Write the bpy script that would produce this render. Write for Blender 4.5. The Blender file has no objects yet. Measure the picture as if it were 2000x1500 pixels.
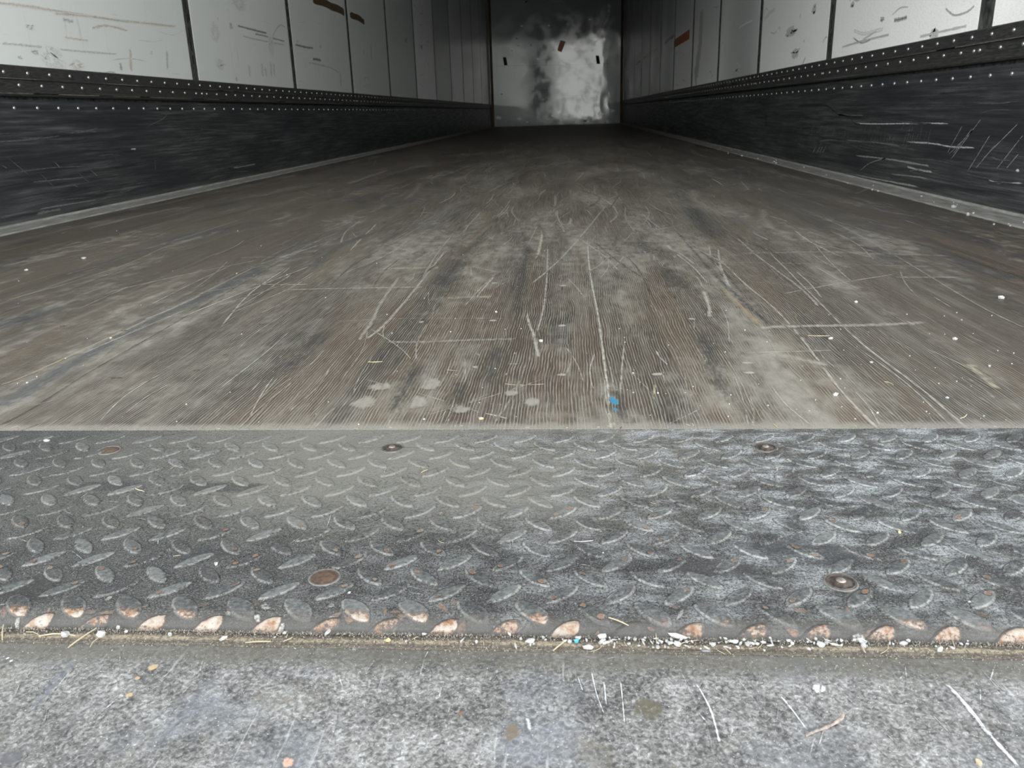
import bpy, bmesh, math, random
from mathutils import Vector, Matrix
random.seed(7)
SC = bpy.context.scene
COL = SC.collection
R = random.Random(11)

# ------------------------------------------------------------------ camera
FPX, PITCH, YAW, ROLL, CX, CH = 1599.6, .3198, .0764, -.0306, 1.4984, .2528
_cy, _sy = math.cos(YAW), math.sin(YAW)
_f0, _r0, _u0 = Vector((-_sy, _cy, 0)), Vector((_cy, _sy, 0)), Vector((0, 0, 1))
CF = _f0 * math.cos(PITCH) - _u0 * math.sin(PITCH)
_u = _f0 * math.sin(PITCH) + _u0 * math.cos(PITCH)
CR = _r0 * math.cos(ROLL) + _u * math.sin(ROLL)
CU = -_r0 * math.sin(ROLL) + _u * math.cos(ROLL)
CAMLOC = Vector((CX, 0, CH))
cam_data = bpy.data.cameras.new('camera')
cam = bpy.data.objects.new('camera', cam_data)
COL.objects.link(cam)
cam.matrix_world = Matrix(((CR.x, CU.x, -CF.x, CAMLOC.x), (CR.y, CU.y, -CF.y, CAMLOC.y), (CR.z, CU.z, -CF.z, CAMLOC.z), (0, 0, 0, 1)))
cam_data.sensor_width = 36
cam_data.lens = FPX / 2000 * 36
cam_data.clip_start = .01
cam_data.clip_end = 300
cam_data.dof.use_dof = True
cam_data.dof.focus_distance = .66
cam_data.dof.aperture_fstop = 30
SC.camera = cam

# ------------------------------------------------------------------ light
world = bpy.data.worlds.new('overcast sky')
SC.world = world
world.use_nodes = True
wt = world.node_tree
wt.nodes.clear()
wo = wt.nodes.new('ShaderNodeOutputWorld')
wb = wt.nodes.new('ShaderNodeBackground')
wtc = wt.nodes.new('ShaderNodeTexCoord')
wsep = wt.nodes.new('ShaderNodeSeparateXYZ')
wr = wt.nodes.new('ShaderNodeValToRGB')
wt.links.new(wtc.outputs['Generated'], wsep.inputs[0])
wt.links.new(wsep.outputs['Z'], wr.inputs[0])
wr.color_ramp.elements[0].color = (2.08, 2.11, 2.04, 1)      # cloud is brightest low in the sky
wr.color_ramp.elements[1].position = .62
wr.color_ramp.elements[1].color = (.50, .53, .55, 1)
wt.links.new(wr.outputs[0], wb.inputs['Color'])
wb.inputs['Strength'].default_value = 1.0
wt.links.new(wb.outputs[0], wo.inputs[0])

pl = bpy.data.lights.new('rear_opening_portal', 'AREA')
pl.shape = 'RECTANGLE'
pl.size = 2.7
pl.size_y = 2.9
pl.cycles.is_portal = True
po = bpy.data.objects.new('rear_opening_portal', pl)
po.location = (1.25, .60, 1.3)
po.rotation_euler = (math.radians(90), 0, 0)
COL.objects.link(po)

SC.view_settings.view_transform = 'Standard'
SC.view_settings.look = 'None'
SC.view_settings.gamma = 1
SC.view_settings.use_curve_mapping = False
SC.view_settings.exposure = 2.54

# ------------------------------------------------------------------ scene sizes (metres)
W = 2.5            # inside width
D = 16.585         # front wall
Y0 = .62           # rear frame of the side walls
PLATE_Y = .6402    # joint between tread plate and wooden floor
S0, NR = .375, .014  # start and radius of the plate's rounded nose
SILL_Z = -.006
ZR = .414          # top of riveted rail
HZ = 2.72          # ceiling
PS = 1.2736
YL, YR = 3.4431 - 2 * PS, 2.2454 - PS   # first post on each side
RP = .1016         # rivet pitch


def ray(px, py):
    return CR * ((px - 1000) / FPX) + CU * ((750 - py) / FPX) + CF


def on_z(px, py, z=0.0):       # photo point -> point of a horizontal surface
    d = ray(px, py)
    p = CAMLOC + d * ((z - CH) / d.z)
    return (p.x, p.y)


def on_x(px, py, x):           # photo point -> (y, z) of a side wall
    d = ray(px, py)
    p = CAMLOC + d * ((x - CX) / d.x)
    return (p.y, p.z)


def on_y(px, py, y=D):         # photo point -> (x, z) of the front wall
    d = ray(px, py)
    p = CAMLOC + d * (y / d.y)
    return (p.x, p.z)


# ------------------------------------------------------------------ node helper
class NT:
    def __init__(s, name):
        s.m = bpy.data.materials.new(name)
        s.m.use_nodes = True
        s.t = s.m.node_tree
        s.t.nodes.clear()
        s.out = s.t.nodes.new('ShaderNodeOutputMaterial')
        s.b = s.t.nodes.new('ShaderNodeBsdfPrincipled')
        s.t.links.new(s.b.outputs[0], s.out.inputs[0])
        s.P = s.t.nodes.new('ShaderNodeTexCoord').outputs['Object']

    def put(s, inp, v):
        if v is None:
            return
        if isinstance(v, bpy.types.NodeSocket):
            s.t.links.new(v, inp)
        elif isinstance(v, (tuple, list)):
            v = tuple(v)
            n = len(inp.default_value)
            inp.default_value = (v + (1,))[:n] if len(v) < n else v[:n]
        else:
            inp.default_value = v

    def math(s, op, a, b=None, c=None, clamp=False):
        n = s.t.nodes.new('ShaderNodeMath')
        n.operation = op
        n.use_clamp = clamp
        s.put(n.inputs[0], a)
        s.put(n.inputs[1], b)
        s.put(n.inputs[2], c)
        return n.outputs[0]

    def add(s, a, b): return s.math('ADD', a, b)
    def sub(s, a, b): return s.math('SUBTRACT', a, b)
    def mul(s, a, b): return s.math('MULTIPLY', a, b)
    def mad(s, a, b, c): return s.math('MULTIPLY_ADD', a, b, c)

    def xyz(s, v=None):
        n = s.t.nodes.new('ShaderNodeSeparateXYZ')
        s.put(n.inputs[0], v or s.P)
        return n.outputs

    def vec(s, x, y, z=0.0):
        n = s.t.nodes.new('ShaderNodeCombineXYZ')
        s.put(n.inputs[0], x); s.put(n.inputs[1], y); s.put(n.inputs[2], z)
        return n.outputs[0]

    def scl(s, v, sc):
        n = s.t.nodes.new('ShaderNodeVectorMath')
        n.operation = 'MULTIPLY'
        s.put(n.inputs[0], v); s.put(n.inputs[1], sc)
        return n.outputs[0]

    def vadd(s, v, w):
        n = s.t.nodes.new('ShaderNodeVectorMath')
        n.operation = 'ADD'
        s.put(n.inputs[0], v); s.put(n.inputs[1], w)
        return n.outputs[0]

    def noise(s, v, scale=1.0, detail=4, rough=.55, dist=0.0, col=False):
        n = s.t.nodes.new('ShaderNodeTexNoise')
        s.put(n.inputs['Vector'], v)
        n.inputs['Scale'].default_value = scale
        n.inputs['Detail'].default_value = detail
        n.inputs['Roughness'].default_value = rough
        n.inputs['Distortion'].default_value = dist
        return n.outputs['Color' if col else 'Fac']

    def vor(s, v, scale, feature='F1', out='Distance', rnd=1.0):
        n = s.t.nodes.new('ShaderNodeTexVoronoi')
        n.feature = feature
        s.put(n.inputs['Vector'], v)
        n.inputs['Scale'].default_value = scale
        n.inputs['Randomness'].default_value = rnd
        return n.outputs[out]

    def white(s, v):
        n = s.t.nodes.new('ShaderNodeTexWhiteNoise')
        n.noise_dimensions = '3D'
        s.put(n.inputs['Vector'], v)
        return n.outputs['Value']

    def rng(s, v, a, b, c=0.0, d=1.0, smooth=True):
        n = s.t.nodes.new('ShaderNodeMapRange')
        n.interpolation_type = 'SMOOTHSTEP' if smooth else 'LINEAR'
        s.put(n.inputs[0], v)
        for i, q in enumerate((a, b, c, d)):
            s.put(n.inputs[i + 1], q)
        return n.outputs[0]

    def ramp(s, v, stops):
        n = s.t.nodes.new('ShaderNodeValToRGB')
        s.put(n.inputs[0], v)
        e = n.color_ramp.elements
        while len(e) < len(stops):
            e.new(.5)
        for q, (p, c) in zip(e, stops):
            q.position = p
            q.color = (c[0], c[1], c[2], 1)
        return n.outputs[0]

    def mix(s, f, a, b, mode='MIX'):
        n = s.t.nodes.new('ShaderNodeMix')
        n.data_type = 'RGBA'
        n.blend_type = mode
        s.put(n.inputs[0], f)
        s.put(n.inputs[6], a); s.put(n.inputs[7], b)
        return n.outputs[2]

    def attr(s, name):
        n = s.t.nodes.new('ShaderNodeAttribute')
        n.attribute_name = name
        return n

    def marks(s, base, v, scale=60, soft=.55):
        """blend the painted-on wear colours (attribute mk) over the base, broken up by noise"""
        a = s.attr('mk')
        al = a.outputs['Alpha']
        nz = s.noise(v, scale, 5, .7)
        m = s.rng(s.add(al, s.mul(s.sub(nz, .5), 2.2)), .5 - soft, .5 + soft)
        m = s.mul(m, s.rng(al, 0, .22))
        return s.mix(m, base, a.outputs['Color']), m

    def bump(s, h, dist=.001, strength=1.0):
        n = s.t.nodes.new('ShaderNodeBump')
        n.inputs['Distance'].default_value = dist
        n.inputs['Strength'].default_value = strength
        s.put(n.inputs['Height'], h)
        s.t.links.new(n.outputs[0], s.b.inputs['Normal'])

    def done(s, col, rough=.6, metal=0.0, spec=.5):
        s.put(s.b.inputs['Base Color'], col)
        s.put(s.b.inputs['Roughness'], rough)
        s.put(s.b.inputs['Metallic'], metal)
        s.put(s.b.inputs['Specular IOR Level'], spec)
        return s.m


# ------------------------------------------------------------------ materials
def mat_floor():
    n = NT('worn_dusty_oak_floor')
    o = n.xyz()
    x, y = o[0], o[1]
    ci = n.math('FLOOR', n.mul(x, 1 / .0365))
    r1 = n.white(n.vec(ci, 3.1, .7))
    cj = n.math('FLOOR', n.mad(r1, 3.0, n.mul(y, .8)))
    r2 = n.white(n.vec(ci, cj, 5.5))
    big = n.math('FLOOR', n.mul(n.add(x, .07), 1 / .31))
    r3 = n.white(n.vec(big, 1.7, 9.1))
    wood = n.ramp(r2, [(0, (.050, .043, .036)), (.35, (.078, .064, .051)), (.7, (.100, .078, .058)), (1, (.066, .062, .057))])
    wood = n.mix(.35, wood, n.ramp(r3, [(0, (.045, .042, .04)), (1, (.13, .10, .075))]))
    # blue-black grime and warm worn patches
    blot = n.noise(n.vec(n.mul(x, 9), n.mul(y, 1.3), 2.0), 1, 5, .6)
    wood = n.mix(n.rng(blot, .52, .72), wood, (.030, .032, .034))
    warm = n.noise(n.vec(n.mul(x, 7), n.mul(y, .9), 7.0), 1, 4, .6)
    wood = n.mix(1.0, wood, (.72, .70, .68), 'MULTIPLY')
    wood = n.mix(n.rng(warm, .55, .75, 0, .6), wood, (.125, .096, .068))
    # grain lines along the boards, gently wavy
    wav = n.noise(n.vec(n.mul(x, 9), n.mul(y, 5), 0.0), 1, 2, .5)
    xw = n.mad(n.sub(wav, .5), .008, x)
    g1 = n.noise(n.vec(n.mul(xw, 720), n.mul(y, 26), r2), 1, 2, .55)
    ring = n.math('SINE', n.add(n.mul(xw, 2150), n.mul(n.noise(n.vec(n.mul(x, 22), n.mul(y, 6), r2), 1, 3, .6), 26)))
    g1 = n.add(n.mad(ring, .17, .25), n.mul(n.noise(n.vec(n.mul(xw, 500), n.mul(y, 30), 8.0), 1, 3, .6), .5))
    g2 = n.noise(n.vec(n.mul(xw, 250), n.mul(y, 8), 4.0), 1, 4, .65)
    g3 = n.noise(n.vec(n.mul(xw, 35), n.mul(y, 1.2), 14.0), 1, 5, .6)
    # where the pale dust lies: solid at the sides, only in the grain in the middle lane
    lane = n.rng(n.math('ABSOLUTE', n.sub(x, 1.47)), .10, .85)
    d0 = n.noise(n.vec(n.mul(x, 8), n.mul(y, 1.5), 20.0), 1, 6, .66)
    d1 = n.noise(n.vec(n.mul(x, 45), n.mul(y, 22), 31.0), 1, 5, .7)
    dsum = n.add(n.mul(d0, .75), n.mul(d1, .45))
    solid = n.rng(n.mad(lane, -.06, dsum), .50, .80)
    solid = n.math('MAXIMUM', solid, n.mul(n.mul(n.rng(y, 1.0, 2.2), n.rng(lane, .15, .8, .48, .25)), n.rng(n.add(n.mul(d0, .5), n.mul(g2, .5)), .38, .58, .3, 1)))
    lines = n.mul(n.rng(g1, .52, .64), n.rng(n.add(g2, n.mul(d0, .5)), .50, .85, .25, 1))
    lines = n.mul(lines, n.rng(lane, .2, 1.0, 1.0, .25))
    strk = n.rng(g2, .55, .78, 0, .42)
    strk2 = n.rng(g3, .5, .75, 0, .38)
    m = n.math('MAXIMUM', n.mul(solid, .78), n.math('MAXIMUM', n.mul(lines, .62), n.math('MAXIMUM', strk, strk2)))
    fine = n.noise(n.vec(n.mul(x, 900), n.mul(y, 500), 0.0), 1, 2, .6)
    m = n.mul(m, n.rng(fine, .25, .6, .65, 1.0))
    dust = n.mix(n.noise(n.vec(n.mul(x, 3), n.mul(y, 2), 50.0), 1, 3), (.265, .243, .205), (.32, .308, .275))
    col = n.mix(m, wood, dust)
    # dark joints between boards
    jx = n.math('FRACT', n.mul(n.add(x, .07), 1 / .31))
    j = n.math('GREATER_THAN', jx, .9965)
    col = n.mix(n.mul(n.mul(j, .6), n.rng(g2, .4, .6)), col, (.055, .045, .035))
    # pale specks of grit
    sp = n.vor(n.vec(n.mul(x, 1), n.mul(y, 1), 0.0), 95, 'F1')
    spn = n.noise(n.vec(x, y, 3.0), 9, 3, .6)
    spm = n.math('LESS_THAN', sp, n.rng(spn, .5, .8, .03, .10))
    col = n.mix(n.mul(spm, .75), col, (.46, .45, .42))
    crust = n.noise(n.vec(n.mul(x, 60), n.mul(y, 60), 3.0), 1, 5, .7)
    cr = n.rng(n.sub(y, n.mul(crust, .030)), PLATE_Y - .010, PLATE_Y + .006, .85, 0)
    col = n.mix(n.mul(cr, n.rng(fine, .3, .6, .5, 1)), col, (.235, .22, .195))
    col, mm = n.marks(col, n.vec(n.mul(x, 3), n.mul(y, 1), 0.0), 70)
    n.bump(n.add(n.mul(g1, .5), n.mul(m, .6)), .0012, .6)
    rg = n.rng(m, 0, 1, .42, .8)
    return n.done(col, rg, 0, .35)


def mat_plate():
    n = NT('worn_galvanised_tread_plate')
    P = n.P
    o = n.xyz()
    x = o[0]
    lg = n.attr('lg')
    ls = n.xyz(lg.outputs['Color'])
    top, edge, rnd = ls[0], ls[1], ls[2]
    big = n.noise(P, 5, 4, .6)
    med = n.noise(P, 38, 5, .65)
    fin = n.noise(P, 420, 4, .7)
    pit = n.noise(P, 1100, 2, .6)
    streak = n.noise(n.vec(n.mul(x, 24), n.mul(o[1], 90), 1.0), 1, 4, .7)
    base = n.ramp(n.add(n.mul(med, .55), n.mul(fin, .45)), [(.30, (.030, .032, .036)), (.46, (.085, .090, .093)), (.60, (.165, .170, .168)), (.80, (.30, .31, .31))])
    # film of grey-brown dust, thickest along the joint with the wood and in the middle
    dj = n.rng(o[1], .01, .25, 0, .9)
    mid = n.rng(n.math('ABSOLUTE', n.sub(x, .12)), .05, .36, 1, 0)
    dn = n.add(n.mul(dj, n.mad(mid, .75, .35)), n.mul(n.sub(big, .5), .9))
    dm = n.mul(n.rng(n.add(dn, n.mul(n.sub(fin, .5), .9)), .15, .95), .8)
    base = n.mix(dm, base, (.20, .190, .170))
    base = n.mix(n.mul(n.rng(x, -.30, .34, .70, 0), n.rng(med, .25, .6)), base, (.045, .046, .046))  # left side darkened: weaker light there painted into the colour
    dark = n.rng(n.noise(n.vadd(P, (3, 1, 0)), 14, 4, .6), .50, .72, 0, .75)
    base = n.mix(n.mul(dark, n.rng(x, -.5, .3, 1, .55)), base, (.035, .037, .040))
    # bluish sky light painted into the colour, stronger towards the right
    painted_sky = n.mul(n.rng(n.add(n.mul(med, .5), n.mul(streak, .5)), .44, .62), n.mul(n.rng(x, .02, .42, .10, 1), n.rng(o[1], .0, .24, .55, 1)))
    base = n.mix(n.mul(painted_sky, n.rng(fin, .35, .6, .45, 1)), base, (.60, .65, .71))
    gg = n.noise(P, 750, 3, .75)
    base = n.mix(n.rng(gg, .40, .52, .8, 0), base, (.020, .021, .022))
    spk = n.rng(pit, .56, .66, 0, .55)
    base = n.mix(spk, base, (.46, .47, .46))
    worn = lg.outputs['Alpha']
    veil = n.mul(n.mul(n.rng(n.math('ABSOLUTE', n.sub(x, .10)), .02, .34, 1, 0), n.rng(o[1], .06, .17)), n.rng(n.add(n.mul(big, .5), n.mul(fin, .5)), .38, .55))
    # lugs: scuffed tops and pale rubbed rims
    ltop = n.ramp(n.add(n.mul(fin, .7), n.mul(rnd, .3)), [(.30, (.045, .048, .052)), (.5, (.11, .12, .125)), (.72, (.24, .255, .265))])
    base = n.mix(n.mul(n.math('MAXIMUM', top, 0.0), n.rng(rnd, 0, 1, .45, .9)), base, ltop)
    rim = n.mul(edge, n.rng(n.add(n.mul(med, .4), n.mul(fin, .6)), .38, .62))
    base = n.mix(n.mul(n.rng(top, -1, -.05, .75, 0, False), n.rng(med, .3, .6, .4, 1)), base, (.030, .029, .027))
    base = n.mix(n.mul(rim, n.rng(rnd, 0, 1, .25, .62)), base, (.42, .43, .42))
    wn = n.noise(P, 150, 3, .6)
    wcol = n.ramp(n.add(n.mul(wn, .7), n.mul(fin, .3)), [(.28, (.13, .05, .022)), (.39, (.30, .16, .085)), (.50, (.40, .35, .30)), (.62, (.48, .46, .43)), (.74, (.20, .185, .175))])
    wcol = n.mix(n.rng(n.add(worn, n.mul(n.sub(fin, .5), .8)), .45, .75), (.26, .13, .065), wcol)
    ragged = n.rng(n.add(worn, n.mul(n.sub(fin, .5), 1.3)), .40, .62)
    base = n.mix(n.mul(ragged, n.math('GREATER_THAN', worn, .02)), base, wcol)
    base = n.mix(1.0, base, (.68, .66, .635), 'MULTIPLY')
    base = n.mix(n.mul(veil, .75), base, (.165, .158, .142))
    grime = n.rng(n.add(o[1], n.mul(n.sub(med, .5), .012)), .006, .016, .85, 0)
    base = n.mix(n.mul(grime, n.rng(ragged, 0, 1, 1, .15)), base, (.055, .052, .048))
    base, mm = n.marks(base, P, 600, .5)
    n.bump(n.add(n.mul(fin, .6), n.mul(med, .8)), .0012, .75)
    rough = n.rng(fin, .2, .8, .38, .72)
    return n.done(base, rough, n.mul(n.sub(1.0, dm), .2), .35)


def mat_sill():
    n = NT('scuffed_galvanised_steel_sill')
    P = n.P
    o = n.xyz()
    big = n.noise(P, 9, 4, .6)
    med = n.noise(n.vec(n.mul(o[0], 60), n.mul(o[1], 45), 0.0), 1, 6, .72, .4)
    fin = n.noise(P, 420, 4, .75, .6)
    sc = n.noise(n.vec(n.mul(o[0], 260), n.mul(o[1], 16), 0.0), 1, 3, .6)
    v = n.add(n.add(n.mul(med, .30), n.mul(fin, .54)), n.mul(big, .16))
    v = n.mad(n.sub(v, .5), 2.6, .52)
    col = n.ramp(v, [(.22, (.045, .045, .047)), (.40, (.10, .10, .098)), (.54, (.178, .176, .172)), (.68, (.275, .275, .27)), (.88, (.46, .465, .47))])
    br = n.rng(n.noise(n.vadd(P, (5, 2, 0)), 22, 4, .6), .58, .76, 0, .55)
    col = n.mix(br, col, (.21, .185, .145))
    bl = n.rng(n.noise(n.vadd(P, (9, 4, 0)), 12, 4, .6), .52, .72, 0, .5)
    col = n.mix(bl, col, (.20, .215, .25))
    col = n.mix(n.rng(sc, .64, .72, 0, .35), col, (.55, .56, .57))
    # grime along the groove
    gr = n.mul(n.rng(n.add(o[1], n.mul(n.sub(med, .5), .03)), .078, .094), .75)
    col = n.mix(gr, col, (.10, .092, .078))
    spk = n.math('GREATER_THAN', n.noise(P, 900, 2, .6), .685)
    col = n.mix(n.mul(spk, .6), col, (.8, .8, .8))
    col, mm = n.marks(col, P, 300, .5)
    n.bump(n.add(n.mul(fin, .6), med), .0006, .7)
    return n.done(col, n.rng(fin, .2, .8, .38, .62), .2, .5)


def mat_panel(seed=0):
    n = NT('scuffed_white_panel')
    o = n.xyz()
    P = n.P
    base = n.mix(n.noise(P, 1.3, 3), (.58, .605, .595), (.63, .65, .64))
    vs = n.noise(n.vec(0.0, n.mul(o[1], 26), n.mul(o[2], 3.5)), 1, 5, .7)
    hs = n.noise(n.vec(4.0, n.mul(o[1], 3.5), n.mul(o[2], 60)), 1, 5, .7)
    patch = n.noise(n.vec(o[0], n.mul(o[1], 2.2), n.mul(o[2], 5)), 1, 4, .6)
    base = n.mix(n.mul(n.rng(vs, .58, .76, 0, .55), n.rng(patch, .42, .62)), base, (.40, .37, .32))
    base = n.mix(n.mul(n.rng(hs, .60, .78, 0, .6), n.rng(patch, .40, .60)), base, (.33, .31, .28))
    sp = n.noise(n.vec(1.0, n.mul(o[1], 28), n.mul(o[2], 44)), 1, 5, .75)
    base = n.mix(n.rng(sp, .68, .76, 0, .7), base, (.14, .14, .13))
    base, mm = n.marks(base, n.vec(0.0, n.mul(o[1], 1), n.mul(o[2], 3)), 80, .75)
    n.bump(n.noise(P, 2.0, 2), .006, .5)
    return n.done(base, .24, 0, .35)


def mat_front():
    n = NT('glossy_grey_front_lining')
    o = n.xyz()
    P = n.P
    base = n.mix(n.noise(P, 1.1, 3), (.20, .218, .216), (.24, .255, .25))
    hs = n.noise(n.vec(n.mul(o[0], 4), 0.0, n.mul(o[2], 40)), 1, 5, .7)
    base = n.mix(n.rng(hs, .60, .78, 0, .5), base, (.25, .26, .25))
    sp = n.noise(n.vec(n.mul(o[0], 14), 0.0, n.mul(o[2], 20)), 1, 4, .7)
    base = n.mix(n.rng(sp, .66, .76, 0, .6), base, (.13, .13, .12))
    base, mm = n.marks(base, n.vec(n.mul(o[0], 1), 0.0, o[2]), 12)
    # the sheet bulges a little: strongest towards its right edge
    wv = n.noise(n.vec(n.mul(o[0], 2.2), 0.0, n.mul(o[2], 1.3)), 1, 2, .5)
    n.bump(n.mul(wv, n.rng(o[0], 1.5, 2.3, .05, 1.0)), .016, .7)
    return n.done(base, n.rng(n.noise(P, 3.5, 5, .7), .35, .7, .04, .16), 0, .32)


def mat_kick():
    n = NT('scraped_dark_steel')
    o = n.xyz()
    P = n.P
    hs = n.noise(n.vec(n.mul(o[0], 3), n.mul(o[1], 3.0), n.mul(o[2], 90)), 1, 6, .7)
    cl = n.noise(n.vec(0.0, n.mul(o[1], 1.6), n.mul(o[2], 8)), 1, 4, .6)
    dg = n.noise(n.vec(0.0, n.mul(n.add(o[1], n.mul(o[2], .9)), 75), n.mul(o[2], 5)), 1, 4, .7)
    col = n.ramp(hs, [(.32, (.012, .014, .015)), (.52, (.046, .050, .052)), (.70, (.125, .13, .132))])
    col = n.mix(n.rng(cl, .4, .68, 0, .75), col, (.020, .023, .026))
    col = n.mix(n.mul(n.rng(dg, .60, .76, 0, .40), n.rng(cl, .58, .42)), col, (.15, .155, .155))
    low = n.rng(o[2], .0, .03, .8, 0)
    col = n.mix(n.mul(low, n.rng(hs, .3, .6)), col, (.10, .10, .095))
    col, mm = n.marks(col, n.vec(0.0, o[1], n.mul(o[2], 4)), 60)
    n.bump(n.add(hs, cl), .0015, .6)
    return n.done(col, n.rng(hs, .3, .7, .52, .34), .25, .5)


def mat_wood():
    n = NT('dirty_wood_strip')
    o = n.xyz()
    a = n.noise(n.scl(n.P, (3, 60, 45)), 22, 5, .65)
    b = n.noise(n.scl(n.P, (9, 40, 40)), 3, 4, .7)
    d = n.noise(n.P, 500, 4, .7)
    col = n.mix(n.rng(a, .35, .65), (.055, .047, .038), (.12, .102, .080))
    bare = n.mul(n.rng(n.math('ABSOLUTE', n.sub(o[1], -.0008)), .0007, .0022, 1, 0), n.rng(b, .36, .50))
    col = n.mix(bare, col, (.235, .195, .135))
    col = n.mix(n.rng(d, .42, .56, .7, 0), col, (.035, .03, .025))
    col = n.mix(n.rng(n.noise(n.vadd(n.P, (2, 0, 0)), 800, 3, .7), .54, .66, 0, .6), col, (.26, .235, .19))
    n.bump(n.add(a, d), .001, .8)
    return n.done(col, .85)


def mat_rail():
    n = NT('dark_riveted_rail')
    nz = n.noise(n.scl(n.P, (3, 4, 40)), 9, 5, .65)
    col = n.mix(n.rng(nz, .3, .7), (.020, .021, .022), (.070, .070, .067))
    col, mm = n.marks(col, n.scl(n.P, (1, 1, 3)), 70)
    n.bump(nz, .001, .6)
    return n.done(col, .42, .35)


def mat_simple(name, c1, c2, scale=30, rough=.6, metal=0.0, bump=.0006, vs=(1, 1, 1)):
    n = NT(name)
    v = n.scl(n.P, vs)
    nz = n.noise(v, scale, 5, .65)
    col = n.mix(n.rng(nz, .3, .7), c1, c2)
    n.bump(nz, bump, .6)
    return n.done(col, rough, metal)


def mat_rusty(name, c1, c2, c3, scale=300):
    n = NT(name)
    a = n.noise(n.P, scale, 5, .7)
    b = n.noise(n.vadd(n.P, (3, 3, 3)), scale * .5, 4, .7)
    col = n.mix(n.rng(a, .35, .65), c1, c2)
    col = n.mix(n.rng(b, .5, .65), col, c3)
    n.bump(a, .0006, .7)
    return n.done(col, .5, .35)


M = dict(
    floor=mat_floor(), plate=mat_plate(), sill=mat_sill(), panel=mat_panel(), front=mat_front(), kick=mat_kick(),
    rail=mat_rail(),
    rivet=mat_simple('dull_aluminium_rivet', (.20, .20, .195), (.40, .40, .39), 60, .30, .7),
    post=mat_simple('black_post_steel', (.012, .014, .014), (.12, .125, .12), 16, .5, .3, .001, (3, 3, 1.6)),
    slot=mat_simple('dark_slot_hollow', (.004, .004, .004), (.009, .009, .009), 20, .9),
    strip=mat_simple('dusty_aluminium_edge', (.16, .155, .14), (.30, .295, .275), 14, .6, .1, .001, (6, 1, 6)),
    roof=mat_simple('grimy_roof_sheet', (.08, .08, .08), (.12, .12, .12), 4, .6),
    corner=mat_simple('corner_post_brown', (.035, .028, .02), (.13, .095, .06), 5, .55, 0, .001, (4, 4, 1)),
    ground=mat_simple('pale_yard_concrete', (.34, .34, .33), (.46, .46, .45), .8, .85),
    added_dark=mat_simple('added_trailer_dark', (.03, .032, .035), (.045, .047, .05), 2, .7),
    wood=mat_wood(),
    twig=mat_simple('grey_brown_bark', (.13, .105, .09), (.30, .25, .22), 420, .8),
    straw=mat_simple('pale_straw', (.27, .22, .14), (.42, .36, .25), 200, .7),
    foam=mat_simple('white_flake', (.26, .26, .255), (.44, .44, .43), 200, .6),
    tan=mat_simple('tan_crumb', (.42, .25, .10), (.62, .46, .24), 250, .7),
    blue=mat_simple('blue_plastic', (.03, .24, .42), (.07, .36, .55), 200, .45),
    grit=mat_simple('grey_brown_grit', (.06, .052, .042), (.34, .31, .26), 900, .85),
    chip=mat_simple('dark_splinter', (.025, .02, .015), (.09, .07, .05), 300, .8),
    orange=mat_simple('orange_tape', (.36, .115, .035), (.44, .15, .045), 6, .5),
    screw=mat_rusty('worn_screw_head', (.03, .026, .024), (.10, .088, .08), (.10, .06, .042)),
    rim=mat_simple('scuffed_rim', (.10, .097, .09), (.19, .18, .165), 300, .5, .3),
    screw2=mat_simple('polished_screw_head', (.30, .26, .23), (.62, .56, .50), 300, .3, .75),
    rust_screw=mat_rusty('rusty_screw_head', (.07, .048, .038), (.13, .092, .07), (.15, .08, .05)),
)


# ------------------------------------------------------------------ mesh helpers
def new_bm():
    bm = bmesh.new()
    bm.verts.layers.float_color.new('mk')
    bm.verts.layers.float_color.new('lg')
    return bm


def link(name, bm, mat, parent=None, origin=(0, 0, 0), smooth=False, mats=None):
    for ln in ('mk', 'lg'):                   # a fresh colour layer starts out white: untouched vertices carry no wear
        lay = bm.verts.layers.float_color[ln]
        for v in bm.verts:
            if v[lay][0] == 1 and v[lay][1] == 1 and v[lay][3] == 1:
                v[lay] = (0, 0, 0, 0)
    o = Vector(origin)
    if o.length:
        bmesh.ops.translate(bm, verts=bm.verts, vec=-o)
    me = bpy.data.meshes.new(name)
    bm.to_mesh(me)
    bm.free()
    for m_ in (mats or [mat]):
        me.materials.append(m_)
    if smooth:
        for p in me.polygons:
            p.use_smooth = True
    ob = bpy.data.objects.new(name, me)
    COL.objects.link(ob)
    if parent:
        ob.parent = parent
        ob.location = o - Vector(parent.location)
    else:
        ob.location = o
    return ob


def box(bm, a, b, mi=0):
    x0, y0, z0 = a
    x1, y1, z1 = b
    v = [bm.verts.new(p) for p in ((x0, y0, z0), (x1, y0, z0), (x1, y1, z0), (x0, y1, z0), (x0, y0, z1), (x1, y0, z1), (x1, y1, z1), (x0, y1, z1))]
    for f in ((0, 3, 2, 1), (4, 5, 6, 7), (0, 1, 5, 4), (1, 2, 6, 5), (2, 3, 7, 6), (3, 0, 4, 7)):
        fc = bm.faces.new([v[i] for i in f])
        fc.material_index = mi
    return v


def bbox_bevel(bm, w=.002, seg=2):
    bmesh.ops.bevel(bm, geom=list(bm.edges), offset=w, segments=seg, affect='EDGES', profile=.5)


def prism_y(bm, prof, y0, y1):
    """profile of (x, z) swept along y"""
    a = [bm.verts.new((x, y0, z)) for x, z in prof]
    b = [bm.verts.new((x, y1, z)) for x, z in prof]
    n = len(prof)
    for i in range(n):
        bm.faces.new((a[i], a[(i + 1) % n], b[(i + 1) % n], b[i]))
    bm.faces.new(a)
    bm.faces.new(b[::-1])
    bmesh.ops.recalc_face_normals(bm, faces=bm.faces)


_lift = [0]


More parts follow.
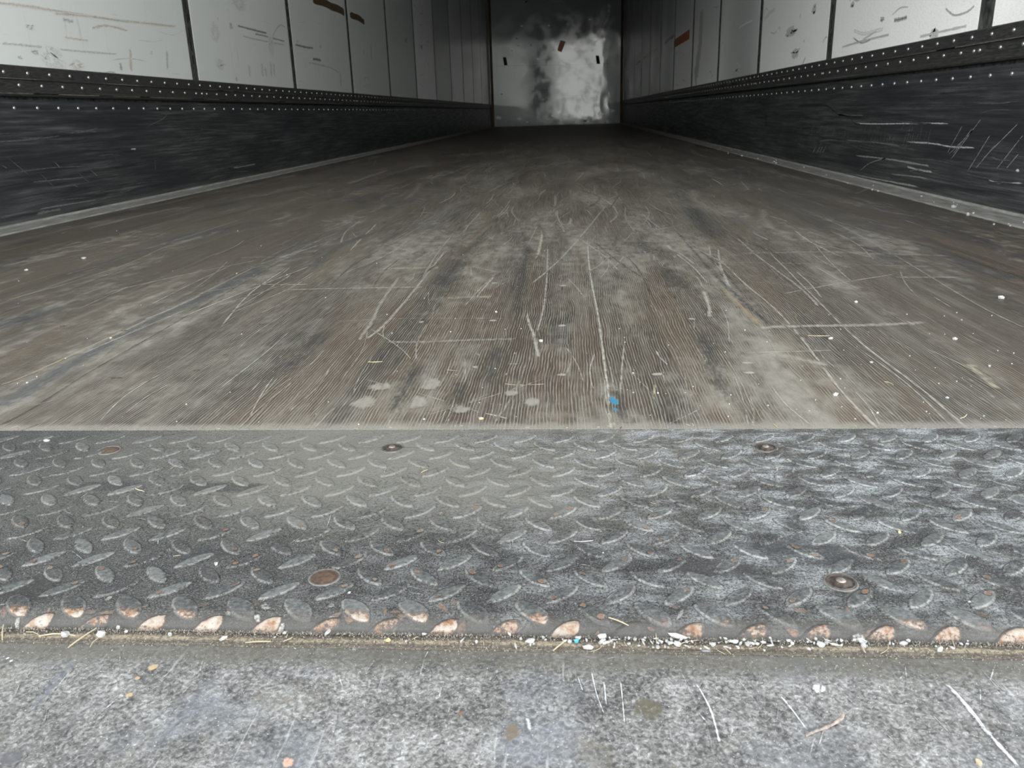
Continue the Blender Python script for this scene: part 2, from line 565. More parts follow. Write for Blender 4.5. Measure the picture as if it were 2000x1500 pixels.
def ribbon(bm, surf, pts, width, col, a=1.0, taper=True, lift=.00012):
    """soft scrape mark lying on a surface; its colour blends away towards both edges"""
    lay = bm.verts.layers.float_color['mk']
    _lift[0] = (_lift[0] + 1) % 1999       # never two marks in one plane
    off = lift + _lift[0] * 1e-7
    n = len(pts)
    rows = []
    for i, p in enumerate(pts):
        q0 = pts[max(0, i - 1)]
        q1 = pts[min(n - 1, i + 1)]
        dx, dy = q1[0] - q0[0], q1[1] - q0[1]
        L = math.hypot(dx, dy) or 1
        nx, ny = -dy / L, dx / L
        w = width * (.75 + .5 * R.random())
        row = []
        for k in (-1, 0, 1):
            v = bm.verts.new(surf(p[0] + nx * w * k * .9, p[1] + ny * w * k * .9, off))
            al = 0.0 if (k or (taper and i in (0, n - 1))) else a
            v[lay] = (col[0], col[1], col[2], al)
            row.append(v)
        rows.append(row)
    # the rim vertices carry alpha 0 so the mark fades out
    for r0, r1 in zip(rows, rows[1:]):
        for k in (0, 1):
            bm.faces.new((r0[k], r0[k + 1], r1[k + 1], r1[k]))


def blob(bm, surf, c, ra, rb, col, a=1.0, rot=0.0, col2=None, lift=.00012, n=12):
    lay = bm.verts.layers.float_color['mk']
    _lift[0] = (_lift[0] + 1) % 1999       # never two marks in one plane
    off = lift + _lift[0] * 1e-7
    cs, sn = math.cos(rot), math.sin(rot)
    cv = bm.verts.new(surf(c[0], c[1], off))
    cv[lay] = (*col, a)
    rings = []
    for k, (rr, al) in enumerate(((.6, a), (1.0, 0.0))):
        ring = []
        for i in range(n):
            t = 2 * math.pi * i / n
            j = 1 + R.uniform(-.22, .22)
            u, v_ = math.cos(t) * ra * rr * j, math.sin(t) * rb * rr * j
            v = bm.verts.new(surf(c[0] + u * cs - v_ * sn, c[1] + u * sn + v_ * cs, off))
            cc = col2 if (col2 and k) else col
            v[lay] = (*cc, al)
            ring.append(v)
        rings.append(ring)
    for i in range(n):
        j = (i + 1) % n
        bm.faces.new((cv, rings[0][i], rings[0][j]))
        bm.faces.new((rings[0][i], rings[1][i], rings[1][j], rings[0][j]))


def curve_pts(pts, n=5, wob=0.0):
    """Catmull-Rom through pts"""
    if len(pts) < 3 and not wob:
        k = max(2, n)
        return [(pts[0][0] + (pts[-1][0] - pts[0][0]) * i / k, pts[0][1] + (pts[-1][1] - pts[0][1]) * i / k) for i in range(k + 1)]
    P_ = [pts[0]] + list(pts) + [pts[-1]]
    out = []
    for i in range(1, len(P_) - 2):
        p0, p1, p2, p3 = P_[i - 1:i + 3]
        for k in range(n):
            t = k / n
            out.append(tuple(.5 * (2 * p1[c] + (p2[c] - p0[c]) * t + (2 * p0[c] - 5 * p1[c] + 4 * p2[c] - p3[c]) * t * t + (3 * p1[c] - p0[c] - 3 * p2[c] + p3[c]) * t ** 3) + R.uniform(-wob, wob) for c in (0, 1)))
    out.append(tuple(pts[-1]))
    return out


def struct(o, label=None):
    o['kind'] = 'structure'
    if label:
        o['label'] = label
    return o


def tag(o, label, cat, group=None, kind=None):
    o['label'] = label
    o['category'] = cat
    if group:
        o['group'] = group
    if kind:
        o['kind'] = kind
    return o


def sfloor(x, y, off): return (x, y, off)
def ssill(x, y, off): return (x, y, SILL_Z + off)


# ================================================================== THE SHELL
# ---- floor
bm = new_bm()
ys = [PLATE_Y + .0012, 2, 5, 9, 13, D]
prev = None
for yy in ys:
    row = [bm.verts.new((xx, yy, 0)) for xx in (-.002, W + .002)]
    if prev:
        bm.faces.new((prev[0], prev[1], row[1], row[0]))
    prev = row
vv = [bm.verts.new(p) for p in ((-.002, ys[0], -.03), (W + .002, ys[0], -.03))]
e0 = [v for v in bm.verts if abs(v.co.y - ys[0]) < 1e-6 and v.co.z == 0]
bm.faces.new((vv[0], vv[1], max(e0, key=lambda v: v.co.x), min(e0, key=lambda v: v.co.x)))
DUST, DUSTL, DK, BR = (.26, .245, .215), (.33, .315, .285), (.03, .031, .033), (.13, .088, .05)


def fp(*pp): return [on_z(a, b) for a, b in pp]


F = lambda pts, w, col=DUSTL, a=.95, nn=5, wob=0: ribbon(bm, sfloor, curve_pts(fp(*pts), nn, wob), w, col, a * .82)
# scratches read off the photograph
F([(1062, 430), (1057, 470), (1050, 500)], .006, (.36, .33, .27))
F([(1050, 500), (1035, 515), (1022, 560), (1015, 585), (1010, 610)], .0042, (.34, .32, .27))
F([(1020, 580), (1030, 620), (1042, 655), (1052, 700)], .0034, (.33, .31, .27))
F([(1070, 480), (1068, 540), (1062, 600), (1048, 650)], .0022, DUSTL, .8)
F([(1185, 400), (1140, 455), (1100, 500), (1062, 535), (1030, 560)], .003, DUSTL, .8)
F([(1050, 440), (1030, 480), (1010, 520)], .0024, DUSTL, .7)
F([(1147, 470), (1152, 530), (1165, 600), (1173, 650), (1182, 720), (1190, 780), (1193, 838)], .0022, (.38, .36, .31))
F([(1225, 492), (1260, 490), (1300, 488)], .006, (.40, .37, .30))
F([(1303, 478), (1312, 490), (1318, 504)], .006, (.36, .33, .28), .8)
F([(1130, 465), (1180, 500), (1210, 530)], .003, DUSTL, .7)
F([(1240, 450), (1180, 510), (1150, 530)], .002, DUSTL, .7)
F([(1358, 538), (1375, 570), (1385, 600), (1386, 620)], .0045, (.34, .32, .28))
F([(1400, 500), (1450, 550), (1510, 600), (1565, 660), (1640, 760), (1715, 838)], .0022, DUSTL, .9)
F([(1460, 450), (1500, 490), (1590, 580), (1660, 650), (1720, 700), (1800, 760), (1890, 838)], .0022, DUSTL, .85)
F([(1380, 520), (1430, 580), (1480, 630), (1500, 645)], .007, (.26, .20, .11), .7)
F([(1320, 450), (1400, 540), (1510, 640)], .008, DK, .75)
F([(1340, 470), (1405, 520), (1450, 575)], .004, DK, .7)
F([(1370, 430), (1420, 450), (1480, 500), (1560, 560), (1600, 600)], .0035, (.32, .30, .26), .8)
F([(1560, 405), (1640, 440), (1750, 500), (1900, 590), (2000, 640)], .0025, DUST, .8)
F([(1480, 640), (1560, 637), (1640, 636), (1720, 634), (1810, 630)], .011, (.30, .285, .255), .85)
F([(1500, 690), (1560, 700), (1620, 715)], .010, DUST, .7)
F([(1440, 495), (1600, 492), (1700, 495), (1860, 500)], .014, DUST, .55)
F([(1890, 710), (1920, 735), (1950, 760)], .007, (.30, .27, .20), .8)
F([(750, 668), (830, 668), (920, 664), (1010, 662)], .007, (.27, .26, .23), .6)
F([(650, 628), (800, 622), (1000, 622)], .002, DUSTL, .7)
F([(740, 525), (830, 523), (900, 524)], .016, (.27, .25, .19), .8)
F([(870, 582), (930, 580), (960, 580)], .014, (.26, .24, .18), .7)
F([(1100, 442), (1200, 444), (1300, 448)], .008, DUSTL, .5)
F([(1000, 348), (1100, 349), (1250, 347)], .018, DUSTL, .5)
F([(850, 350), (950, 352), (1080, 349)], .012, (.25, .22, .15), .6)
F([(1085, 380), (1085, 410), (1095, 435), (1112, 438), (1115, 425)], .006, DUSTL, .75)
F([(1170, 385), (1195, 400), (1205, 420), (1190, 435)], .006, DUSTL, .75)
F([(870, 490), (830, 540), (790, 590), (745, 640), (710, 665)], .0035, DUSTL, .8)
F([(960, 395), (915, 440), (880, 500), (860, 520)], .0035, DUSTL, .7)
F([(780, 540), (745, 590), (725, 630), (700, 665)], .0045, DUST, .9)
F([(930, 690), (960, 705), (985, 710), (1014, 711)], .0025, DUSTL, .9)
F([(870, 722), (898, 725)], .0016, (.40, .37, .30))
F([(975, 748), (1010, 752), (1068, 750)], .0018, (.40, .36, .28))
F([(930, 805), (960, 810), (992, 818)], .0016, (.40, .37, .31))
F([(800, 700), (806, 740)], .004, DUST, .8)
F([(1280, 750), (1275, 780)], .0025, (.36, .33, .22), .8)
# long dark streak and board joints on the left
F([(520, 520), (430, 565), (330, 610), (240, 655), (150, 705), (60, 760), (0, 795)], .024, (.055, .06, .064), .85, 6)
F([(540, 515), (420, 585), (300, 655), (170, 730), (60, 800), (0, 830)], .0025, (.035, .026, .018), .9, 6)
F([(500, 520), (350, 595), (200, 665), (60, 730), (0, 752)], .0035, (.27, .22, .15), .8, 6)
F([(395, 575), (330, 605), (280, 625)], .004, (.26, .25, .23), .8)
F([(0, 612), (60, 592), (130, 570), (230, 530), (330, 495)], .0022, (.04, .032, .024), .8)
F([(0, 590), (150, 548), (250, 515), (330, 480), (400, 462)], .005, (.22, .19, .13), .75)
F([(0, 522), (100, 498), (200, 483)], .007, (.24, .23, .20), .6)
F([(425, 458), (470, 438), (540, 433), (590, 436)], .016, (.04, .042, .045), .7)
F([(620, 375), (780, 372), (900, 370)], .02, (.22, .20, .16), .5)
# general scratches: nearly along the boards, thinning out with depth
for i in range(300):
    yy = PLATE_Y + .01 + 5.2 * R.random() ** 1.9
    xx = 1.48 + R.gauss(0, .33 + .06 * yy)
    if not .12 < xx < W - .12:
        continue
    L_ = R.uniform(.03, .16) * (1 + yy * .55)
    if yy - L_ / 2 < PLATE_Y + .003:
        yy = PLATE_Y + .004 + L_ / 2
    an = R.gauss(0, .09) if R.random() < .86 else R.gauss(0, .5)
    bend = R.uniform(-.05, .05) * L_
    p0 = (xx - math.sin(an) * L_ / 2, yy - math.cos(an) * L_ / 2)
    p2 = (xx + math.sin(an) * L_ / 2, yy + math.cos(an) * L_ / 2)
    p1 = (xx + bend, yy)
    c_ = R.choice([DUST, DUSTL, DUSTL, (.33, .31, .26)])
    ribbon(bm, sfloor, curve_pts([p0, p1, p2], 4), R.uniform(.0005, .0015) * (1 + yy * .3), c_, R.uniform(.3, .8))
for i in range(380):                          # and the web of finer ones farther in
    yy = 1.2 + 6.5 * R.random() ** 1.3
    xx = 1.45 + R.gauss(0, .55)
    if not .12 < xx < W - .12:
        continue
    L_ = R.uniform(.06, .4) * (1 + yy * .2)
    an = R.gauss(0, .12) if R.random() < .75 else R.gauss(0, .9)
    p0 = (xx - math.sin(an) * L_ / 2, yy - math.cos(an) * L_ / 2)
    p2 = (xx + math.sin(an) * L_ / 2, yy + math.cos(an) * L_ / 2)
    ribbon(bm, sfloor, curve_pts([p0, (xx + R.uniform(-.04, .04) * L_, yy), p2], 4), R.uniform(.0010, .0026) * (1 + yy * .22), R.choice([DUST, DUSTL, DUSTL, (.31, .29, .25), (.05, .045, .038)]), R.uniform(.5, .9))
for i in range(14):                           # pallet and fork scrapes across the boards
    yy = PLATE_Y + .1 + 6 * R.random() ** 1.4
    xx = R.uniform(.4, 2.0)
    L_ = R.uniform(.08, .3)
    ribbon(bm, sfloor, curve_pts([(xx, yy), (xx + L_ / 2, yy + R.uniform(-.01, .01)), (xx + L_, yy + R.uniform(-.01, .01))], 4), R.uniform(.002, .008), DUSTL, R.uniform(.4, .7))
# dust pads, scuffed knots, paint
for px, py, ra, rb in ((712, 786, .012, .019), (810, 785, .012, .019), (842, 750, .013, .022), (745, 755, .014, .014), (900, 800, .010, .012), (998, 768, .008, .010), (1040, 785, .008, .014)):
    blob(bm, sfloor, on_z(px, py), ra, rb, (.235, .22, .19), .8, n=20)
for px, py, ra, rb in ((932, 717, .006, .005), (985, 731, .004, .006), (823, 629, .004, .006), (963, 626, .006, .006), (1097, 636, .006, .006), (1097, 732, .006, .005), (1283, 731, .007, .005), (1352, 623, .005, .006), (1460, 709, .008, .004), (965, 553, .006, .006), (1100, 558, .006, .006), (1330, 543, .007, .006), (1465, 728, .007, .004)):
    blob(bm, sfloor, on_z(px, py), ra, rb, (.30, .285, .25), .85)
for pts, w_ in ((((1300, 520), (1330, 570)), .035), (((905, 500), (850, 570)), .035), (((1250, 470), (1270, 500)), .05), (((1035, 470), (1000, 620)), .020), (((975, 670), (950, 760)), .022), (((820, 700), (760, 820)), .018), (((905, 745), (890, 790)), .016), (((1370, 640), (1420, 800)), .018), (((1205, 760), (1215, 825)), .010), (((640, 640), (540, 740)), .03), (((1350, 400), (1400, 480)), .05)):
    ribbon(bm, sfloor, curve_pts(fp(*pts), 5), w_, (.040, .039, .037), .62)
for k in range(70):                           # streaky grime and dust drifts along the boards, farther in
    yy = 1.0 + 7 * R.random() ** 1.3
    xx = R.uniform(.15, 2.35)
    L_ = R.uniform(.15, .6) * (1 + .2 * yy)
    ribbon(bm, sfloor, curve_pts([(xx, yy), (xx + R.gauss(0, .02), yy + L_ / 2), (xx + R.gauss(0, .04), yy + L_)], 4), R.uniform(.008, .03), R.choice([(.055, .045, .036), (.24, .22, .18), (.05, .047, .043), (.13, .095, .06)]), R.uniform(.35, .6))
blob(bm, sfloor, on_z(1199, 783), .0038, .016, (.04, .17, .26), 1.0, .1)
blob(bm, sfloor, on_z(1202, 800), .0025, .005, (.04, .17, .26), .9)
floor = struct(link('floor', bm, M['floor']), 'worn brown wooden plank floor with grey dust and scratches')

# ---- ceiling, outer shells
bm = new_bm()
box(bm, (-.06, Y0, HZ), (W + .06, D + .06, HZ + .05))
ceil = struct(link('ceiling', bm, M['roof']))
bm = new_bm()
yy = .7
while yy < D:
    box(bm, (0, yy, HZ - .035), (W, yy + .04, HZ - .0005))
    yy += .61
struct(link('roof_bow', bm, M['roof'], ceil))

bm = new_bm()
box(bm, (-.06, Y0, -.10), (-.022, D + .06, HZ))
wl = struct(link('wall_left', bm, M['post']), 'left side wall of white panels between black posts')
bm = new_bm()
box(bm, (W + .022, Y0, -.10), (W + .06, D + .06, HZ))
wr_ = struct(link('wall_right', bm, M['post']), 'right side wall of white panels between dark posts')

# ---- posts and panels
INSET = .010


def swall(side):
    if side == 'L':
        return lambda y, z, off: (-INSET + off, y, z)
    return lambda y, z, off: (W + INSET - off, y, z)


def post(side, yc, w, parent):
    x0, x1 = (-.0225, -.0108) if side == 'L' else (W + .0108, W + .0225)
    bm = new_bm()
    box(bm, (x0, yc - w / 2, .402), (x1, yc + w / 2, HZ - .002))
    o = link('post', bm, M['post'], parent, (x0, yc, .402))
    bm = new_bm()
    xs = x1 if side == 'L' else x0
    z = .475
    while z < 2.6:                            # oval lashing slots, one mesh: a regular pattern
        box(bm, (xs - .0006, yc - .006, z), (xs + .0006, yc + .006, z + .034))
        z += .0508 * (1 if yc < 7 else 2)
    s_ = link('lashing_slot', bm, M['slot'], o, (xs, yc, .475))
    s_['kind'] = 'stuff'
    return o


def rivet_bm(c, nrm, r, h, seg=10):
    bm = new_bm()
    up = Vector((0, 0, 1))
    t = nrm.cross(up).normalized()
    rings = []
    for rr, hh in ((1, 0), (.92, .45), (.62, .86)):
        rings.append([bm.verts.new(c + t * (math.cos(a) * r * rr) + up * (math.sin(a) * r * rr) + nrm * h * hh) for a in [2 * math.pi * i / seg for i in range(seg)]])
    cv = bm.verts.new(c + nrm * h)
    for a, b in zip(rings, rings[1:]):
        for i in range(seg):
            bm.faces.new((a[i], a[(i + 1) % seg], b[(i + 1) % seg], b[i]))
    for i in range(seg):
        bm.faces.new((rings[-1][i], rings[-1][(i + 1) % seg], cv))
    bmesh.ops.recalc_face_normals(bm, faces=bm.faces)
    return bm


def panel(side, ya, yb, parent, marks=()):
    x0, x1 = (-.022, -INSET) if side == 'L' else (W + INSET, W + .022)
    bm = new_bm()
    box(bm, (x0, ya, .405), (x1, yb, HZ - .001))
    bbox_bevel(bm, .0018, 2)
    s_ = swall(side)
    for m_ in marks:
        if m_[0] == 'r':
            ribbon(bm, s_, m_[1], m_[2], m_[3], m_[4], lift=.0003)
        else:
            blob(bm, s_, m_[1], m_[2], m_[3], m_[4], m_[5], lift=.0003)
    return link('wall_panel', bm, M['panel'], parent, (x0, ya, .405))


def wall_marks(side):
    x = 0 if side == 'L' else W
    out = []
    G, BRN, BLK = (.30, .30, .28), (.36, .27, .20), (.06, .06, .055)

    def r(pts, w, c, a=.8): out.append(('r', curve_pts([on_x(px, py, x) for px, py in pts], 9), w, c, a))
    def b(px, py, ra, rb, c, a=.8):           # a smudge: a faint pad and a few short strokes
        y_, z_ = on_x(px, py, x)
        out.append(('b', (y_, z_), ra, rb, c, a * .55))
        for k in range(5):
            u, v = y_ + R.uniform(-.7, .7) * ra, z_ + R.uniform(-.7, .7) * rb
            l, h = ra * R.uniform(.3, .8), rb * R.uniform(-.6, .6)
            out.append(('r', [(u - l, v - h), (u, v + h * .3), (u + l, v + h)], min(.005, rb * .35), c, a))
    if side == 'L':
        r([(0, 5), (60, 12), (130, 23), (230, 38), (350, 52)], .006, BRN, .7)
        r([(110, 26), (190, 33), (260, 44)], .005, BRN, .6)
        r([(128, 37), (150, 43)], .008, G)
        r([(10, 84), (70, 90), (130, 97), (235, 106)], .005, G, .7)
        r([(130, 72), (180, 80)], .005, BRN, .6)
        r([(185, 55), (215, 50), (255, 60)], .006, BRN, .7)
        b(66, 54, .020, .008, BLK, .8); b(76, 102, .018, .008, BLK, .8); b(45, 112, .012, .005, BLK, .8)
        b(300, 103, .012, .006, BLK, .7); b(222, 142, .04, .005, BLK, .8)
        b(113, 118, .07, .045, (.36, .36, .33), .62); b(157, 128, .045, .02, BRN, .7)
        r([(240, 122), (243, 138)], .012, BLK, .6); r([(260, 95), (261, 140)], .016, BRN, .65)
        r([(331, 98), (332, 137)], .012, G, .8); r([(466, 150), (466, 162)], .02, G, .8)
        b(455, 50, .02, .015, BLK, .8); b(470, 5, .09, .04, G, .6)
        b(425, 65, .05, .05, G, .5); b(434, 125, .05, .03, BRN, .5)
        r([(468, 50), (490, 56), (525, 65)], .007, BLK, .9)
        r([(502, 66), (520, 70), (560, 81)], .006, BLK, .75)
        r([(478, 70), (500, 76), (560, 88)], .005, G, .8)
        r([(533, 95), (537, 70), (546, 53), (553, 49), (560, 53)], .006, (.35, .35, .34), .8)
        b(533, 90, .05, .06, (.40, .40, .38), .6)
        r([(580, 87), (600, 92), (615, 94)], .009, BLK, .9)
        r([(614, 115), (622, 116), (630, 118)], .012, BLK, .9)
        r([(606, 122), (625, 126), (650, 133), (665, 142)], .007, G, .7)
        b(629, 91, .03, .01, BLK, .8); b(585, 81, .03, .01, G, .8)
        for q in (490, 515, 522, 532, 538):
            r([(q, 125 + R.uniform(-8, 10)), (q + 2, 150)], .02, G, .55)
        r([(667, 140), (669, 170)], .03, G, .6)
        r([(727, 88), (728, 118)], .03, G, .5); b(713, 102, .03, .02, G, .6)
        b(795, 79, .07, .022, BLK, .9); b(825, 92, .05, .022, BLK, .9)
    else:
        r([(1663, 60), (1680, 66), (1700, 62), (1718, 57)], .006, (.86, .87, .87), .95)
        r([(1740, 40), (1752, 38), (1765, 34)], .007, BLK, .8)
        r([(1840, 17), (1847, 24), (1858, 30), (1880, 24), (1895, 12)], .0035, G, .8)
        b(1817, 68, .03, .016, G, .8); b(1660, 9, .02, .01, BLK, .9); b(1717, 38, .02, .008, BLK, .8)
        b(1540, 62, .09, .022, (.40, .39, .37), .5); b(1586, 17, .03, .02, G, .4); b(1548, 105, .06, .02, (.42, .42, .40), .4)
        r([(1640, 92), (1680, 80), (1730, 68)], .004, G, .45); r([(1790, 72), (1840, 60), (1880, 51)], .004, G, .4)
        r([(1565, 118), (1566, 130)], .03, G, .6); b(1435, 130, .10, .03, (.42, .42, .40), .4)
        r([(1440, 55), (1450, 48), (1466, 40)], .006, (.8, .8, .8), .8)
        r([(1490, 38), (1500, 25), (1510, 18)], .01, (.8, .8, .8), .7)
        r([(1355, 155), (1362, 110), (1366, 70), (1368, 20)], .10, (.44, .41, .31), .5)
        for q, w_ in (((1222, 137, 1228, 134), .02), ((1237, 129, 1283, 93), .028), ((1297, 84, 1315, 68), .028)):
            r([(q[0], q[1]), ((q[0] + q[2]) / 2, (q[1] + q[3]) / 2), (q[2], q[3])], w_, (.012, .012, .012), 1.0)
    # loose scuffs everywhere, fewer with depth
    for i in range(170):
        yy = 1.9 + 9 * R.random() ** 1.4
        zz = .45 + 1.4 * R.random() ** 1.3
        L_ = R.uniform(.03, .25)
        if R.random() < .6:
            out.append(('r', curve_pts([(yy, zz), (yy + L_ / 2, zz + R.uniform(-.01, .02)), (yy + L_, zz + R.uniform(-.02, .03))], 3), R.uniform(.0012, .004), R.choice([G, BRN, BLK, (.45, .44, .42)]), R.uniform(.35, .65)))
        else:
            out.append(('b', (yy, zz), R.uniform(.006, .02), R.uniform(.004, .012), R.choice([G, BRN, (.5, .48, .44)]), R.uniform(.3, .5)))
    return out


def build_side(side, first, w, parent, n):
    mk = wall_marks(side)
    yc = [first + i * PS for i in range(n)]
    yc = [q for q in yc if q < D - .15]
    for q in yc:
        post(side, q, w, parent)
    edges = [Y0 + .01 - w / 2] + yc + [D - .02 + w / 2]
    for i in range(len(edges) - 1):
        a, b = edges[i] + w / 2, edges[i + 1] - w / 2
        # every mark is cut at the posts: keep the part over this panel
        use = []
        for m_ in mk:
            if m_[0] == 'b':
                if a + m_[2] < m_[1][0] < b - m_[2]:
                    use.append(m_)
            else:
                p = [q for q in m_[1] if a + .004 < q[0] < b - .004 and q[1] > .42]
                if len(p) >= 2:
                    use.append(('r', p) + m_[2:])
        panel(side, a, b, parent, use)


build_side('L', YL, .060, wl, 13)
build_side('R', YR, .074, wr_, 13)

# torn strip of brown tape on the left wall
bm = new_bm()
sl = lambda y, z, off: (-INSET + off, y, z)
pts = [on_x(px, py, 0) for px, py in ((614, 0), (630, 4), (650, 12), (668, 20), (675, 24))]
pts2 = [on_x(px, py, 0) for px, py in ((686, 29), (700, 34), (708, 39), (714, 44))]
def tape(bm, pts, w):
    rows = []
    for i, p in enumerate(pts):
        ww = w * (1 if 0 < i < len(pts) - 1 else .75)
        rows.append([bm.verts.new(sl(p[0], p[1] + k * ww + R.uniform(-.004, .004), .0012)) for k in (-1, 1)])
        rows[-1] += [bm.verts.new((v.co.x - .001, v.co.y, v.co.z)) for v in rows[-1]]
    for a, b in zip(rows, rows[1:]):
        bm.faces.new((a[0], b[0], b[1], a[1]))
        bm.faces.new((a[0], a[2], b[2], b[0]))
        bm.faces.new((a[1], b[1], b[3], a[3]))
tape(bm, curve_pts(pts, 3), .022)
tape(bm, curve_pts(pts2, 3), .020)
brown = mat_simple('brown_tape', (.05, .032, .014), (.12, .08, .035), 9, .45, 0, .002, (1, 2, 6))
tag(link('torn_tape', bm, brown, None, (-INSET, pts[0][0], pts[0][1])), 'torn brown strip stuck slantwise high on the left wall', 'tape')

# orange tape on the right wall and on the front wall
bm = new_bm()
ya, za = on_x(1345, 72, W); yb, zb = on_x(1316, 85, W)
a_, b_ = min(ya, yb), max(ya, yb)
yp = [YR + i * PS for i in range(13)]
box(bm, (W + INSET - .0008, a_ + .02, .80), (W + INSET + .0002, b_ - .02, .875))
tag(link('orange_tape', bm, M['orange'], None, (W + INSET, a_, .80)), 'orange tape stuck on a far panel of the right wall', 'tape')
bm = new_bm()
ox, oz = on_y(1096, 90)
cs = []
for dx, dz in ((-.075, -.07), (.005, -.11), (.085, .075), (-.01, .105)):
    cs.append((ox + dx, oz + dz))
v0 = [bm.verts.new((x, D - .0012, z)) for x, z in cs]
v1 = [bm.verts.new((x, D - .0001, z)) for x, z in cs]
bm.faces.new(v0)
for i in range(4):
    bm.faces.new((v0[i], v1[i], v1[(i + 1) % 4], v0[(i + 1) % 4]))
bmesh.ops.recalc_face_normals(bm, faces=bm.faces)
tag(link('orange_sticker', bm, M['orange'], None, (ox, D, oz)), 'small tilted orange sticker on the front wall at the far end', 'sticker')

# ---- front wall
sfr = lambda x, z, off: (x, D - off, z)
bm = new_bm()
box(bm, (-.06, D, -.02), (W + .06, D + .05, HZ))
for px, py, ra, rb in ((945 + 12, 40, .05, .3),):
    pass
FM = lambda pts, w, c, a=.8: ribbon(bm, sfr, curve_pts([on_y(*p) for p in pts], 3), w, c, a, lift=.0006)
G = (.16, .165, .16)
FM([(960, 130), (1020, 128), (1085, 127), (1205, 124)], .012, G, .9)
FM([(1075, 99), (1084, 97)], .02, (.07, .07, .07)); FM([(1068, 80), (1074, 79)], .03, G)
FM([(1030, 149), (1050, 148)], .012, G); FM([(1048, 178), (1075, 175)], .02, G); FM([(1085, 188), (1140, 186)], .014, G)
FM([(1062, 10), (1090, 7), (1120, 9)], .012, G); FM([(980, 54), (986, 53)], .02, G); FM([(1060, 100), (1090, 101)], .01, G)
for px, py in ((1028, 3), (1009, 75), (1012, 89), (1037, 88), (1000, 99), (980, 184)):
    blob(bm, sfr, on_y(px, py), .03, .02, (.05, .05, .05), .9, lift=.0006)
for px, py in ((1019, 51), (1072, 50), (1050, 115), (1152, 38)):
    blob(bm, sfr, on_y(px, py), .03, .02, (.75, .75, .73), .9, lift=.0006)
for k in range(22):
    blob(bm, sfr, (R.uniform(.1, 2.4), R.uniform(.02, .30)), R.uniform(.02, .09), R.uniform(.01, .04), R.choice([(.7, .7, .68), (.2, .2, .19)]), .6, lift=.0006)
FM([(1190, 5), (1188, 30), (1180, 50), (1172, 75)], .05, (.72, .73, .72), .5)
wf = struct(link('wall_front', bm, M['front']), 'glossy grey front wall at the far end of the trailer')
for i, (px, py) in enumerate(((986, 120), (1167, 117))):
    cx_, cz_ = on_y(px, py)
    bm = new_bm()
    tilt = .12
    pr = [(-.035, .075), (.025, .075), (.05, -.07), (-.015, -.07)]
    v0 = [bm.verts.new((cx_ + a, D - .0015, cz_ + b)) for a, b in pr]
    v1 = [bm.verts.new((cx_ + a, D - .0001, cz_ + b)) for a, b in pr]
    bm.faces.new(v0)
    for k in range(4):
        bm.faces.new((v0[k], v1[k], v1[(k + 1) % 4], v0[(k + 1) % 4]))
    bmesh.ops.recalc_face_normals(bm, faces=bm.faces)
    link('black_slot', bm, M['slot'], wf, (cx_, D, cz_))
bm = new_bm()      # the lining's turned lower edge and the gusset bulge in the right corner
box(bm, (.05, D - .006, .004), (W - .05, D, .012))
link('bottom_edge', bm, M['strip'], wf, (.05, D, 0))
for i in range(12):
    c = Vector((.18 + i * .2, D, .045))
    link('rivet', rivet_bm(c, Vector((0, -1, 0)), .014, .006), M['rivet'], wf, tuple(c), True)
# corner posts
for k, (a, b) in enumerate(((.0, .045), (W - .045, W))):
    bm = new_bm()
    pr = [(a, D - .0005), (b, D - .0005), (b if k else a, D - .05)]
    v0 = [bm.verts.new((x, y, ZR)) for x, y in pr]
    v1 = [bm.verts.new((x, y, HZ - .002)) for x, y in pr]
    v2 = [bm.verts.new((x, y, .002)) for x, y in pr]
    for q in range(3):
        bm.faces.new((v0[q], v0[(q + 1) % 3], v1[(q + 1) % 3], v1[q]))
        bm.faces.new((v2[q], v2[(q + 1) % 3], v0[(q + 1) % 3], v0[q]))
    bm.faces.new(v1)
    bmesh.ops.recalc_face_normals(bm, faces=bm.faces)
    struct(link('trim_%d' % (k + 1), bm, M['corner']), 'brown corner post beside the front wall, %s corner' % ('left', 'right')[k])

# ---- baseboards (kick plates) and riveted rails
KT = .012


